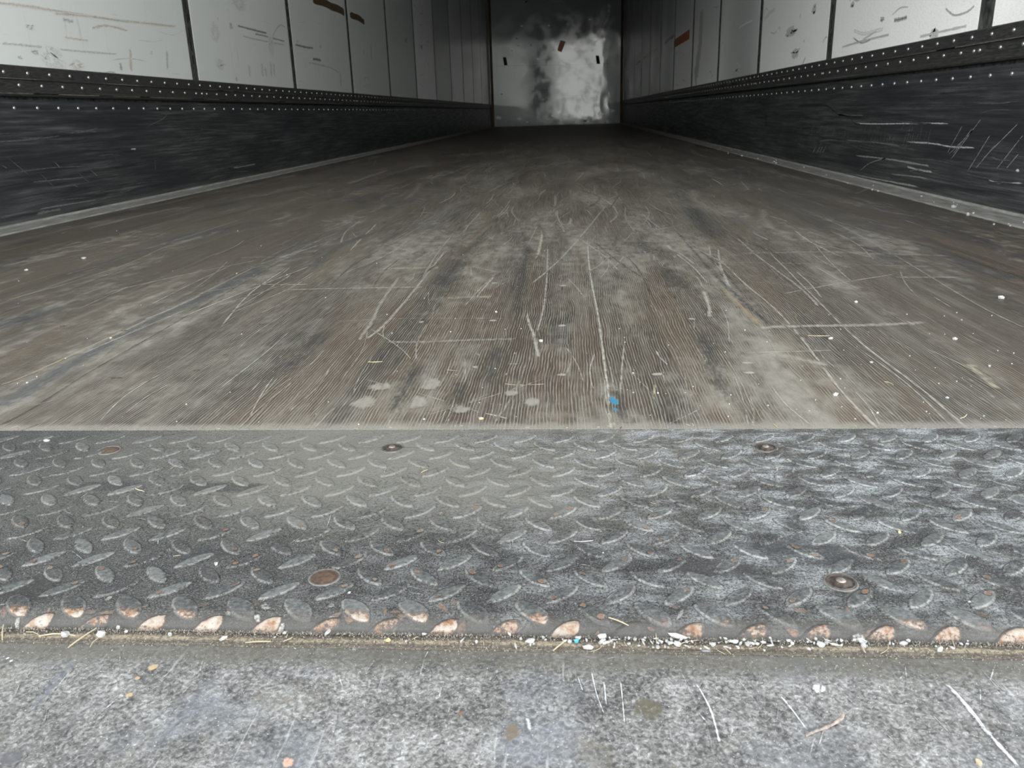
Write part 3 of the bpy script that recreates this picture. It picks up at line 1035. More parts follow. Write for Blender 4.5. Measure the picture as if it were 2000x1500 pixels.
def kick(side, parent=None):
    sg = 1 if side == 'L' else -1
    X = lambda d: d if side == 'L' else W - d
    bm = new_bm()
    # face at d=0 from floor level to the recess under the rail, little foot at the bottom
    prof = [(-.022, .0005), (.004, .0005), (.004, .006), (0, .010), (0, .325), (-.022, .325)]
    prism_y(bm, [(X(d), z) for d, z in prof], Y0, D - .001)
    s_ = lambda y, z, off: (X(off), y, z)
    x = 0 if side == 'L' else W
    LG, MG = (.38, .39, .39), (.16, .165, .165)

    def r(pts, w, c=LG, a=.85): ribbon(bm, s_, curve_pts([on_x(px, py, x) for px, py in pts], 4), w, c, a, lift=.0002)
    if side == 'R':
        r([(1668, 241), (1720, 242), (1780, 241), (1855, 241)], .003, (.62, .62, .62), 1)
        r([(1770, 277), (1820, 280), (1860, 287), (1905, 288)], .0035, (.5, .51, .51), .95)
        r([(1556, 212), (1570, 206), (1610, 205), (1630, 218), (1640, 224), (1660, 228)], .004, (.006, .006, .006), 1)
        r([(1636, 224), (1660, 225), (1688, 225)], .003, MG, .9)
        r([(1660, 228), (1668, 240), (1680, 243)], .003, (.006, .006, .006), .9)
        r([(1600, 276), (1625, 273), (1700, 277), (1760, 285)], .004, MG, .9)
        r([(1670, 304), (1730, 310), (1790, 320), (1815, 324)], .004, (.3, .31, .31), .9)
        r([(1680, 333), (1700, 318), (1730, 309)], .0022, LG, .7)
        r([(1770, 325), (1795, 332), (1822, 336)], .0035, (.45, .46, .46), .9)
        r([(1740, 340), (1790, 345), (1815, 350)], .0025, LG, .7)
        r([(1600, 328), (1660, 340), (1740, 355), (1795, 365)], .004, (.36, .36, .35), .85)
        r([(1930, 350), (1950, 357), (2000, 357)], .003, (.45, .46, .46), .9)
        r([(1900, 255), (1850, 305)], .0018, LG, .8)
        for q in ((1918, 230, 1856, 313), (1935, 262, 1890, 335), (1990, 240, 1920, 310), (2000, 262, 1945, 332), (1880, 245, 1850, 300), (1990, 300, 1965, 330), (1945, 282, 1905, 330), (1900, 250, 1862, 300)):
            r([(q[0], q[1]), ((q[0] + q[2]) / 2, (q[1] + q[3]) / 2), (q[2], q[3])], .0020, (.30, .305, .305), .95)
        for k in range(70):
            px = R.uniform(1510, 1820)
            pt = R.uniform(238, 270)
            r([(px, pt), (px - 7, pt + R.uniform(14, 38))], .0020, (.20, .195, .19), R.uniform(.5, .9))
        for px in (1595, 1603, 1608, 1614):
            r([(px, 284), (px - 8, 300)], .0028, (.34, .34, .33), .9)
        b_ = blob(bm, s_, on_x(1988, 333, x), .008, .004, (.6, .6, .6), 1, lift=.0003)
        r([(1494, 222), (1496, 236), (1497, 250)], .02, (.004, .004, .004), 1)
    else:
        r([(105, 315), (118, 328)], .0022, (.2, .2, .2), .9); r([(175, 330), (192, 346)], .002, (.2, .2, .2), .9)
        for q in ((15, 308, 60, 345), (75, 335, 108, 368), (150, 335, 175, 358), (0, 320, 15, 330), (140, 360, 155, 366)):
            r([(q[0], q[1]), (q[2], q[3])], .002, (.13, .13, .13), .8)
        r([(255, 291), (266, 291)], .004, (.5, .5, .5), 1)
        r([(330, 218), (318, 232), (285, 248)], .0022, (.15, .15, .15), .8)
        r([(302, 305), (304, 335)], .005, (.12, .12, .12), .7)
        r([(455, 328), (475, 325), (500, 320)], .005, (.26, .26, .26), .8)
        r([(75, 409), (120, 401), (190, 390)], .003, (.20, .20, .20), .85); r([(70, 418), (100, 412), (120, 409)], .006, (.15, .15, .15), .8)
        r([(405, 353), (440, 338), (490, 334)], .003, (.12, .12, .12), .8)
        r([(525, 275), (545, 274), (560, 274)], .006, (.12, .12, .12), .8)
        r([(745, 242), (775, 240), (800, 239)], .006, (.22, .2, .15), .9)
        for k in range(18):
            px = R.uniform(250, 650)
            py = R.uniform(265, 310)
            r([(px, py), (px + R.uniform(10, 60), py - R.uniform(0, 6))], .004, (.10, .11, .11), .6)
        for px, py in ((535, 285), (522, 282), (620, 258), (600, 272)):
            r([(px - 5, py - 14), (px + 4, py + 12)], .004, (.12, .12, .12), .7)
        r([(748, 250), (752, 270)], .015, (.004, .004, .004), .9)
    for k in range(120):                      # light horizontal scrapes all along
        yy = 1.8 + 10 * R.random() ** 1.3
        zz = R.uniform(.02, .28)
        L_ = R.uniform(.04, .4)
        ribbon(bm, s_, curve_pts([(yy, zz), (yy + L_ / 2, zz + R.uniform(-.006, .006)), (yy + L_, zz + R.uniform(-.012, .012))], 3), R.uniform(.001, .003), R.choice([MG, (.10, .105, .11), (.01, .011, .012)]), R.uniform(.4, .75), lift=.0002)
    name = 'baseboard_left' if side == 'L' else 'baseboard_right'
    return struct(link(name, bm, M['kick']), 'scraped dark steel kick plate along the %s wall' % ('left' if side == 'L' else 'right'))


def rail(side):
    X = lambda d: d if side == 'L' else W - d
    bm = new_bm()
    prof = [(-.022, .334), (.005, .334), (.009, .338), (.009, .345), (.0035, .349), (.0035, .376), (.0075, .3775), (.0075, .3815), (.0015, .384), (.0015, .411), (-.001, .414), (-.022, .414)]
    prism_y(bm, [(X(d), z) for d, z in prof], Y0, D - .001)
    i = 3 if side == 'L' else 4
    sr = lambda y, z, off: (X(.0083 if z > .36 else .0095), y, z)
    y_ = 1.5
    while y_ < 11:
        L_ = R.uniform(.2, .7)
        for zz in (.3795, .3415):
            if R.random() < .8:
                ribbon(bm, sr, [(y_ + L_ * k / 4, zz + R.uniform(-.0004, .0004)) for k in range(5)], .0013, (.26, .26, .25), R.uniform(.5, 1))
        y_ += L_ * .8
    return struct(link('trim_%d' % i, bm, M['rail']), 'black riveted rail above the %s kick plate' % ('left' if side == 'L' else 'right'))


def rivets(side, parent, rows, y_from, n_named):
    nrm = Vector((1, 0, 0)) if side == 'L' else Vector((-1, 0, 0))
    X = lambda d: d if side == 'L' else W - d
    allr = []
    for z, d, ph in rows:
        k = 0
        yy = ph
        while yy < D - .1:
            if yy > 1.0:
                allr.append((yy, z, d))
            yy += RP
    # doubled rivets in the rail at each post
    if len(rows) > 1:
        f = YL if side == 'L' else YR
        q = f
        while q < D - .3:
            if q > 1.2:
                allr.append((q - .022 + .03, rows[1][0], rows[1][1]))
            q += PS
    vis = sorted([r for r in allr if r[0] > y_from], key=lambda r: r[0])
    hid = [r for r in allr if r[0] <= y_from]
    proto = None
    for r in vis[:n_named]:
        c = Vector((X(r[2]), r[0], r[1]))
        if proto is None:
            proto = link('rivet', rivet_bm(Vector((0, 0, 0)), nrm, .0054, .0036, 14), M['rivet'], parent, (0, 0, 0), True)
            proto.location = c
        else:
            o = proto.copy()
            COL.objects.link(o)
            o.parent = parent
            o.location = c
    bm = new_bm()
    for r in vis[n_named:] + hid:
        c = Vector((X(r[2]), r[0], r[1]))
        b2 = rivet_bm(c, nrm, .0054, .0036, 8)
        vm = {v: bm.verts.new(v.co) for v in b2.verts}
        for f_ in b2.faces:
            bm.faces.new([vm[v] for v in f_.verts])
        b2.free()
    o = link('rivet_row', bm, M['rivet'], parent, (0, 0, 0), True)
    o['kind'] = 'stuff'


for side in 'LR':
    kb = kick(side)
    rb = rail(side)
    if side == 'L':
        rivets('L', kb, [(.304, 0, 2.243 - 20 * RP)], 2.0, 90)
        rivets('L', rb, [(.395, .0015, 2.329 - 20 * RP), (.363, .0035, 2.38 - 20 * RP)], 2.0, 98)
    else:
        rivets('R', kb, [(.304, 0, 2.159 - 20 * RP)], 1.8, 90)
        rivets('R', rb, [(.397, .0015, 2.177 - 20 * RP), (.364, .0035, 2.223 - 20 * RP)], 1.8, 98)

# ---- pale metal strip along each edge of the floor
for side in 'LR':
    X = lambda d: d if side == 'L' else W - d
    bm = new_bm()
    w_ = .100 if side == 'L' else .092
    prof = [(.0045, 0), (.0045, .007), (.010, .0085), (.016, .0085), (.020, .0035), (w_ - .006, .0030), (w_, .0002), (w_, 0)]
    prism_y(bm, [(X(d), z) for d, z in prof], PLATE_Y + .002, D - .002)
    struct(link('trim_%d' % (5 if side == 'L' else 6), bm, M['strip']), 'pale dusty metal strip along the %s edge of the floor' % ('left' if side == 'L' else 'right'))

# ================================================================== TREAD PLATE
PX0, PX1 = .0, W


def splate(x, s, off):
    """arc length s measured along the plate (equal to y on its flat part) -> surface point"""
    if s >= S0:
        return (x, s, off)
    t = (S0 - s) / NR
    if t > math.pi / 2:
        e = t - math.pi / 2
        return (x, S0 - (NR + off), -NR - e * NR * .3)
    return (x, S0 - math.sin(t) * (NR + off), -NR + math.cos(t) * (NR + off))


bm = new_bm()
lg = bm.verts.layers.float_color['lg']
mkl = bm.verts.layers.float_color['mk']
ss = [PLATE_Y - .0006, .55, .47, .40, S0] + [S0 - NR * math.pi / 2 * i / 10 for i in range(1, 11)]
xs = [i * .05 for i in range(51)]
grid = [[bm.verts.new(splate(x, s_, 0)) for x in xs] for s_ in ss]
for a, b in zip(grid, grid[1:]):
    for i in range(len(xs) - 1):
        f_ = bm.faces.new((a[i], b[i], b[i + 1], a[i + 1]))
low = [bm.verts.new((x, PLATE_Y - .0006, -.007)) for x in xs]
for i in range(len(xs) - 1):
    bm.faces.new((low[i], grid[0][i], grid[0][i + 1], low[i + 1]))
screws = [(1.1206, .5952, 'a'), (1.3546, .599, 'b'), (1.6483, .5994, 'b'), (1.3548, .4071, 'c'), (1.6467, .4076, 'd')]


def lug(cx, cs, ang, worn):
    """pointed-oval tread lug with a flat scuffed top"""
    LA, LB, H = .0122, .0040, .0010
    n = 18
    ca, sa = math.cos(ang), math.sin(ang)
    rnd = R.random()
    if worn:
        LB *= 1.35
    H *= R.uniform(.75, 1.05)
    rc = None
    if worn:
        rc = R.choice([(.62, .58, .53), (.55, .42, .30), (.40, .17, .08), (.66, .63, .60), (.58, .50, .42)])
    rings = []
    for sc, h_, t_, e_ in ((1.3, -.0002, -1, 0), (1.2, .00006, -1, 0), (1.0, .0005, 0, 1.0), (.90, H * .92, .1, 1.0), (.80, H, 1.0, .0), (.40, H * 1.02, 1, 0)):
        ring = []
        for i in range(n):
            t = 2 * math.pi * i / n
            u = math.cos(t)
            v_ = math.sin(t) * (abs(math.sin(t)) ** .35)
            lx, ly = u * LA * sc, v_ * LB * sc
            if sc > 1:
                lx, ly = u * (LA + (.0011 if sc < 1.25 else .0016)), v_ * (LB + (.0011 if sc < 1.25 else .0016))
            p = splate(cx + lx * ca - ly * sa, cs + lx * sa + ly * ca, h_)
            v = bm.verts.new(p)
            wq = 0
            if worn and sc < 1.1:
                dd = ((cs + lx * sa + ly * ca) - .3665) / .0085
                wq = worn * math.exp(-dd * dd) * (1 if sc < .95 else .7)
            v[lg] = (t_, e_, rnd, wq)
            ring.append(v)
        rings.append(ring)
    c = bm.verts.new(splate(cx, cs, H * 1.02))
    c[lg] = (1, 0, rnd, worn * math.exp(-((cs - .3665) / .0085) ** 2) if worn else 0)
    for a, b in zip(rings, rings[1:]):
        for i in range(n):
            f_ = bm.faces.new((a[i], a[(i + 1) % n], b[(i + 1) % n], b[i]))
            f_.smooth = True
    for i in range(n):
        f_ = bm.faces.new((rings[-1][i], rings[-1][(i + 1) % n], c))
        f_.smooth = True
    # rust eaten into the ends of some lugs
    if not worn and cs < .50:
        for sgn in (-1, 1):
            if R.random() < (.34 if cs < .44 else .14):
                d_ = LA * .52 * sgn
                blob(bm, lambda x, s_, off: splate(x, s_, H + off + .0001), (cx + d_ * ca, cs + d_ * sa), R.uniform(.0016, .0030), R.uniform(.0012, .0022), R.choice([(.15, .085, .055), (.20, .11, .065), (.20, .14, .10)]), .85, ang, (.33, .28, .22), n=10)


PX, PY = .0319, .0323
for j in range(-4, 6):
    for i in range(-41, 40):
        for kind in (0, 1):
            cx_ = 1.317 + i * PX + (.016 if kind else 0)
            cs_ = .473 + j * PY + (-.0161 if kind else 0)
            if not (.02 < cx_ < W - .02) or cs_ < S0 - .016 or cs_ > PLATE_Y - .012:
                continue
            if any((cx_ - sx) ** 2 + (cs_ - sy) ** 2 < .0128 ** 2 for sx, sy, _ in screws):
                continue
            worn = 0
            if cs_ < .368:
                worn = R.uniform(.55, 1.0) if R.random() < .9 else .3
            elif cs_ < .380:
                worn = R.uniform(.35, .9) if R.random() < .8 else 0
            lug(cx_, cs_, (math.pi / 4 if kind else -math.pi / 4) + R.uniform(-.03, .03), worn)
# rubbed streaks and scratches
for k in range(130):
    xx = R.uniform(1.0, 1.85)
    sy = R.uniform(.39, .63)
    L_ = R.uniform(.006, .03)
    an = R.choice([R.gauss(.35, .25), R.gauss(-.4, .3), R.gauss(1.5, .3)])
    ribbon(bm, splate, [(xx, sy), (xx + L_ / 2 * math.cos(an), sy + L_ / 2 * math.sin(an)), (xx + L_ * math.cos(an), sy + L_ * math.sin(an))], R.uniform(.0003, .0007), R.choice([(.45, .46, .46), (.5, .51, .51), (.04, .042, .045)]), R.uniform(.4, .85))
for k in range(90):                           # rust and grime stains at the nose
    xx = R.uniform(1.0, 1.85)
    blob(bm, splate, (xx, R.uniform(.362, .384)), R.uniform(.002, .006), R.uniform(.001, .003), R.choice([(.20, .13, .09), (.33, .32, .30), (.13, .09, .07)]), .5, R.random() * 3, n=8)
for px, py, ra, rb, c_ in ((430, 952, .05, .012, (.028, .029, .031)), (200, 950, .04, .012, (.035, .036, .038)), (400, 1080, .03, .008, (.04, .042, .045)), (1560, 1080, .05, .02, (.05, .052, .055)), (1390, 1110, .04, .014, (.05, .05, .05)), (60, 1150, .03, .02, (.03, .03, .03))):
    blob(bm, splate, on_z(px, py), ra, rb, c_, .6)
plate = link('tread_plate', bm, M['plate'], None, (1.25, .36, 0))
tag(plate, 'worn grey diamond tread plate with rounded rusty nose in front of the wooden floor', 'metal plate')


def screw_bm(r=.0085, recess=.0008, domed=False):
    bm = new_bm()
    n = 28
    if domed:
        pr = [(1.12, .0001), (1.10, .0008), (1.0, .0010), (.96, .0004), (.80, .0006), (.55, .0013), (.30, .0017), (.12, .0018)]
    else:
        pr = [(1.14, .0001), (1.08, .0006), (1.0, .0002), (.97, -.0001 + .0003), (.80, .0005), (.5, .0007), (.2, .0006)]
    rings = [[bm.verts.new((math.cos(2 * math.pi * i / n) * r * q, math.sin(2 * math.pi * i / n) * r * q, z)) for i in range(n)] for q, z in pr]
    for a, b in zip(rings, rings[1:]):
        for i in range(n):
            bm.faces.new((a[i], a[(i + 1) % n], b[(i + 1) % n], b[i]))
    bm.faces.new(rings[-1])
    return bm


def ring_bm(r0, r1, h):
    bm = new_bm()
    n = 28
    rings = [[bm.verts.new((math.cos(2 * math.pi * i / n) * q, math.sin(2 * math.pi * i / n) * q, z)) for i in range(n)] for q, z in ((r1, .0001), ((r1 + r0) / 2 + .0004, h), ((r1 + r0) / 2 - .0004, h), (r0, .0002))]
    for a, b in zip(rings, rings[1:]):
        for i in range(n):
            bm.faces.new((a[i], a[(i + 1) % n], b[(i + 1) % n], b[i]))
    return bm


for sx, sy, kind in screws:
    m_ = {'a': M['rust_screw'], 'b': M['screw'], 'c': M['rust_screw'], 'd': M['screw']}[kind]
    s_ = link('screw', screw_bm(.0072 if kind != 'a' else .0066, domed=(kind in 'bd')), m_, plate, (0, 0, 0), True)
    s_.location = Vector((sx, sy, 0)) - plate.location
    s_['label'] = {'a': 'flat rusty screw head', 'b': 'dark screw head with pale centre', 'c': 'rusty brown screw head', 'd': 'dark screw head with polished centre'}[kind]
    rg = link('screw_hole_rim', ring_bm(.0078, .0095, .0006), M['rim'], s_, (0, 0, 0), True)
    rg.location = (0, 0, 0)
    if kind in 'bd':
        bmc = new_bm()
        n = 20
        rr = .0030
        rings = [[bmc.verts.new((math.cos(2 * math.pi * i / n) * rr * q, math.sin(2 * math.pi * i / n) * rr * q, z)) for i in range(n)] for q, z in ((1.0, .0014), (.7, .0021), (.3, .0024))]
        for a, b in zip(rings, rings[1:]):
            for i in range(n):
                bmc.faces.new((a[i], a[(i + 1) % n], b[(i + 1) % n], b[i]))
        bmc.faces.new(rings[-1])
        link('polished_centre', bmc, M['screw2'], s_, (0, 0, 0), True).location = (0, 0, 0)

# ================================================================== WOOD STRIP + SILL
bm = new_bm()
prev = None
WY0, WY1 = .3496, .3622
for i in range(251):
    x = i * .01
    wv = .0004 * math.sin(x * 31) + R.uniform(-.0003, .0003)
    prof = [(WY1, -.0125), (WY1 - .0004, -.0062 + wv), (WY1 - .0035, -.0052 + wv), (WY0 + .005, -.0050 + wv), (WY0 + .003, -.0060), (WY0 + .0004, -.0056 - wv * .5), (WY0, -.0125)]
    row = [bm.verts.new((x, y, z)) for y, z in prof]
    if prev:
        for k in range(len(prof) - 1):
            bm.faces.new((prev[k], prev[k + 1], row[k + 1], row[k]))
    prev = row
bmesh.ops.recalc_face_normals(bm, faces=bm.faces)
sw = lambda x, y, off: (x, y, -.0046 + off)
wood = link('wood_strip', bm, M['wood'], None, (1.25, .356, -.0125), True)
tag(wood, 'narrow dirty brown wood strip in the groove in front of the tread plate', 'wood strip')

bm = new_bm()
yy0, yy1 = .16, WY0 - .0002
g = [[bm.verts.new((x, y, SILL_Z)) for x in (0, W)] for y in (yy1, yy0)]
e = .012
pr = [(yy0, SILL_Z)] + [(yy0 - e * math.sin(t), SILL_Z - e * (1 - math.cos(t))) for t in (.4, .8, 1.2, 1.571)] + [(yy0 - e, SILL_Z - .12)]
rows = [g[0], g[1]] + [[bm.verts.new((x, y, z)) for x in (0, W)] for y, z in pr[1:]]
for a, b in zip(rows, rows[1:]):
    bm.faces.new((a[0], b[0], b[1], a[1]))
vv = [bm.verts.new((x, yy1, SILL_Z - .006)) for x in (0, W)]
bm.faces.new((vv[0], rows[0][0], rows[0][1], vv[1]))
SP = lambda *pp: [on_z(a, b, SILL_Z) for a, b in pp]
SR = lambda pts, w, c=(.72, .73, .75), a=.9, nn=4: ribbon(bm, ssill, curve_pts(SP(*pts), nn), w, c, a)
SR([(1848, 1335), (1885, 1375), (1920, 1420), (1960, 1465), (1990, 1498)], .0012, (.72, .74, .78))
SR([(1850, 1336), (1900, 1390), (1935, 1440)], .0006, (.85, .86, .88))
SR([(1360, 1335), (1385, 1380), (1398, 1420), (1405, 1450)], .0007)
SR([(1525, 1360), (1550, 1390), (1575, 1425)], .0006)
SR([(1155, 1310), (1165, 1355), (1180, 1395)], .00035, (.7, .72, .72))
SR([(1212, 1330), (1216, 1370), (1220, 1415)], .00035, (.7, .70, .66))
SR([(1128, 1320), (1138, 1350)], .00035); SR([(1180, 1330), (1184, 1380)], .0006, (.6, .64, .68), .8)
SR([(1030, 1400), (1035, 1430)], .0012, (.6, .64, .68), .8)
SR([(1475, 1340), (1490, 1400)], .0008, (.12, .12, .13), .7); SR([(120, 1440), (160, 1395), (205, 1360)], .0006, (.12, .12, .13), .8)
SR([(300, 1470), (330, 1430), (360, 1400)], .0005, (.12, .12, .13), .8); SR([(60, 1390), (110, 1330), (150, 1290)], .004, (.13, .14, .17), .6)
SR([(765, 1478), (775, 1440)], .0014, (.13, .13, .14), .7); SR([(1270, 1440), (1285, 1500)], .0016, (.14, .135, .13), .7)
for px, py, c_, ra in ((900, 1393, (.20, .12, .08), .002), (740, 1388, (.07, .07, .07), .0012), (252, 1358, (.45, .32, .16), .0022), (268, 1325, (.48, .32, .18), .0018), (300, 1303, (.42, .32, .18), .003), (562, 1490, (.60, .36, .26), .0034), (1265, 1385, (.11, .10, .075), .009), (1000, 1430, (.16, .135, .10), .006), (1966, 1445, (.08, .08, .08), .0016), (1600, 1345, (.7, .72, .74), .004), (1380, 1270, (.35, .36, .38), .004), (15, 1286, (.6, .6, .6), .0012), (22, 1291, (.6, .6, .6), .0011), (20, 1480, (.10, .10, .11), .006)):
    blob(bm, ssill, on_z(px, py, SILL_Z), ra, ra * R.uniform(.6, 1), c_, .85, R.random() * 3)
for k in range(120):
    xx, yy = R.uniform(1.15, 1.75), R.uniform(.25, .345)
    L_ = R.uniform(.004, .022)
    an = R.gauss(1.57, .35)
    ribbon(bm, ssill, [(xx, yy), (xx + L_ / 2 * math.cos(an), yy + L_ / 2 * math.sin(an)), (xx + L_ * math.cos(an), min(yy + L_ * math.sin(an), .347))], R.uniform(.0002, .0005), R.choice([(.75, .76, .78), (.6, .6, .6), (.12, .12, .13)]), R.uniform(.3, .7))
sill = link('metal_sill', bm, M['sill'], None, (1.25, .25, SILL_Z))
tag(sill, 'mottled grey metal sill at the bottom of the picture, edge of the trailer bed', 'sill')


bm = new_bm()
box(bm, (0, .165, -.24), (W, PLATE_Y, -.045))
box(bm, (-.06, .15, -.24), (-.001, Y0, SILL_Z))
box(bm, (W + .001, .15, -.24), (W + .06, Y0, SILL_Z))
struct(link('trim_7', bm, M['rail']), 'dark rear frame under the metal sill')

# ================================================================== SMALL THINGS
def tube_bm(pts, rads, seg=8):
    bm = new_bm()
    P_ = [Vector(p) for p in pts]
    rings = []
    for i, p in enumerate(P_):
        d = (P_[min(i + 1, len(P_) - 1)] - P_[max(i - 1, 0)]).normalized()
        a = d.orthogonal().normalized() if abs(d.z) > .95 else d.cross(Vector((0, 0, 1))).normalized()
        b = d.cross(a).normalized()
        rings.append([bm.verts.new(p + (a * math.cos(t) + b * math.sin(t)) * rads[i]) for t in [2 * math.pi * k / seg for k in range(seg)]])
    for a, b in zip(rings, rings[1:]):
        for i in range(seg):
            bm.faces.new((a[i], a[(i + 1) % seg], b[(i + 1) % seg], b[i]))
    bm.faces.new(rings[0][::-1])
    bm.faces.new(rings[-1])
    return bm


tp = [(1574, 1437), (1590, 1429), (1605, 1424), (1612, 1421), (1622, 1417), (1632, 1411), (1637, 1408), (1644, 1402), (1647, 1396), (1643, 1388), (1640, 1382)]
tr_ = [.00055, .00065, .0006, .0009, .0006, .0008, .0010, .0009, .0007, .0005, .00025]
tz = [.0006, .0007, .0008, .0010, .0010, .0012, .0014, .0018, .0024, .0030, .0034]
pts = []
for (a, b), z in zip(tp, tz):
    q = on_z(a, b, SILL_Z + z)
    pts.append((q[0], q[1], SILL_Z + z))
bm = tube_bm(pts, tr_, 10)
tag(link('twig', bm, M['twig'], None, pts[0], True), 'small bent brown twig lying on the metal sill at lower right', 'twig')


def flake_bm(seed, sx, sy, h):
    r = random.Random(seed)
    bm = new_bm()
    n = r.randint(5, 7)
    top = [bm.verts.new((math.cos(2 * math.pi * i / n) * sx * r.uniform(.6, 1), math.sin(2 * math.pi * i / n) * sy * r.uniform(.6, 1), h * r.uniform(.35, 1))) for i in range(n)]
    bot = [bm.verts.new((v.co.x * .8, v.co.y * .8, 0)) for v in top]
    c = bm.verts.new((r.uniform(-.3, .3) * sx, r.uniform(-.3, .3) * sy, h * r.uniform(.9, 1.3)))
    for i in range(n):
        j = (i + 1) % n
        bm.faces.new((top[i], top[j], c))
        bm.faces.new((bot[i], bot[j], top[j], top[i]))
    bm.faces.new(bot[::-1])
    return bm


def straw_bm(seed, L, r0):
    r = random.Random(seed)
    b_ = r.uniform(-.15, .15) * L
    return tube_bm([(-L / 2, 0, r0), (-L / 6, b_, r0 * 1.2), (L / 6, b_ * .8, r0 * 1.3), (L / 2, 0, r0)], [r0 * .8, r0, r0, r0 * .6], 6)


# specific bits
def bit(name, bm, mat, px, py, z, rot, label, cat, group=None):
    o = link(name, bm, mat)
    q = on_z(px, py, z)
    o.location = (q[0], q[1], z)
    o.rotation_euler = (0, 0, rot)
    return tag(o, label, cat, group)


GZ = -.0048
bit('blue_flake', flake_bm(3, .0018, .0013, .0016), M['blue'], 1126, 1254, GZ, .3, 'tiny blue plastic flake in the groove in front of the tread plate', 'plastic flake')
bit('paper_scrap', flake_bm(5, .0034, .0022, .0020), M['foam'], 1036, 1254, GZ, .1, 'square white scrap left of the blue flake in the groove', 'paper scrap')
bit('tan_crumb', flake_bm(8, .0020, .0013, .0016), M['tan'], 758, 1252, GZ, .1, 'orange crumb on the wood strip below the tread plate nose', 'crumb')
bit('tan_crumb', flake_bm(9, .0016, .0022, .0016), M['straw'], 1912, 1491, SILL_Z, .4, 'yellow grain crumb on the metal sill at the lower right corner', 'crumb')
bit('tan_crumb', flake_bm(10, .0014, .0014, .0014), M['tan'], 1757, 1041, .0, .4, 'orange crumb on the tread plate, upper right', 'crumb')
bit('tan_crumb', flake_bm(11, .0022, .0014, .0016), M['straw'], 216, 661, .0, .1, 'tan crumb alone on the left part of the wooden floor', 'crumb')
bit('straw', straw_bm(1, .016, .0004), M['straw'], 733, 707, 0, 0, 'short pale straw on the wooden floor left of the middle', 'straw')
bit('straw', straw_bm(2, .011, .00035), M['straw'], 1736, 749, 0, -1.1, 'straw lying lengthwise on the wooden floor at right', 'straw')
bit('straw', straw_bm(3, .014, .0005), M['straw'], 1882, 814, 0, .8, 'straw near the plate joint at the right', 'straw')
bit('straw', straw_bm(4, .024, .0004), M['straw'], 1600, 656, 0, -.1, 'long curved straw beside the pale scrape at right', 'straw')
bit('straw', straw_bm(5, .012, .0004), M['straw'], 1208, 1215, -.0005, -.6, 'thin brown straw leaning on the tread plate nose, middle', 'straw')
bit('straw', straw_bm(6, .020, .0004), M['straw'], 112, 1243, GZ, .05, 'flat straw in the groove at the far left', 'straw')
bit('straw', straw_bm(7, .012, .00035), M['straw'], 272, 957, 0, -.5, 'thin bent straw on the dark part of the tread plate at left', 'straw')
bit('straw', straw_bm(8, .012, .0003), M['foam'], 1140, 1057, 0, .1, 'white thread lying on the tread plate near the middle', 'thread')
bit('straw', straw_bm(9, .016, .0004), M['straw'], 6, 1236, GZ, -1.0, 'bent straw at the left end of the groove', 'straw')
bit('straw', straw_bm(10, .006, .0004), M['straw'], 829, 921, 0, .9, 'short yellow straw on the tread plate below the left screw', 'straw')
bit('straw', straw_bm(12, .0045, .0005), M['straw'], 1518, 917, 0, 1.3, 'tiny yellow straw on the tread plate below the right screw', 'straw')
bit('splinter', flake_bm(21, .0075, .0030, .0012), M['chip'], 228, 739, 0, .2, 'dark splinter on the wooden floor at left, nearest the plate', 'splinter')
bit('splinter', flake_bm(22, .0055, .0026, .0012), M['chip'], 384, 724, 0, .1, 'dark splinter on the wooden floor, right of the nearest one', 'splinter')
bit('splinter', flake_bm(23, .0060, .0030, .0010), M['chip'], 512, 633, 0, .3, 'brown splinter on the wooden floor, farthest of the dark ones', 'splinter')
bit('splinter', flake_bm(24, .0050, .0028, .0010), M['chip'], 122, 637, 0, 0, 'dark splinter at the far left of the wooden floor', 'splinter')
bit('splinter', flake_bm(25, .0045, .0024, .0010), M['chip'], 242, 646, 0, .2, 'dark splinter beside the long dark streak on the floor', 'splinter')
bit('splinter', flake_bm(26, .0030, .0015, .0010), M['chip'], 439, 694, 0, .2, 'small dark speck of wood on the floor left of the middle', 'splinter')
bit('foam_flake', flake_bm(31, .0060, .0045, .0035), M['foam'], 1956, 583, 0, .2, 'curled white flake alone on the wooden floor at far right', 'flake')
bit('foam_flake', flake_bm(32, .0036, .0030, .0024), M['foam'], 1631, 772, 0, .2, 'larger white flake on the wooden floor at right near the plate', 'flake')
bit('foam_flake', flake_bm(33, .0034, .0022, .0024), M['foam'], 1057, 667, 0, .1, 'bright white flake at the end of the light scratch, middle of the floor', 'flake')
bit('foam_flake', flake_bm(34, .0040, .0030, .0024), M['foam'], 1865, 612 + 51, 0, .6, 'white flake on the wooden floor at right below the long scrape', 'flake')
bit('foam_flake', flake_bm(35, .0030, .0026, .0024), M['foam'], 1672, 591, 0, .6, 'round white flake beyond the pale scrape at right', 'flake')
bit('foam_flake', flake_bm(36, .0045, .0030, .0024), M['foam'], 1622, 662, 0, .6, 'white flake just below the long curved straw', 'flake')
bit('foam_flake', flake_bm(37, .0055, .0040, .0030), M['foam'], 164, 505, 0, .6, 'white flake farthest left on the wooden floor beyond others', 'flake')
bit('foam_flake', flake_bm(38, .0045, .0030, .0024), M['foam'], 52, 528, 0, .6, 'white flake at the left picture edge on the floor', 'flake')
bit('foam_flake', flake_bm(39, .0036, .0015, .0020), M['straw'], 940, 819, 0, .3, 'tan flake at the joint between floor and tread plate', 'flake')
bit('foam_flake', flake_bm(40, .0030, .0016, .0020), M['foam'], 92, 862, 0, .5, 'white flake on the tread plate at upper left', 'flake')
bit('foam_flake', flake_bm(41, .0016, .0016, .0016), M['foam'], 422, 1103, 0, .5, 'white flake on the tread plate left of the rusty screw', 'flake')


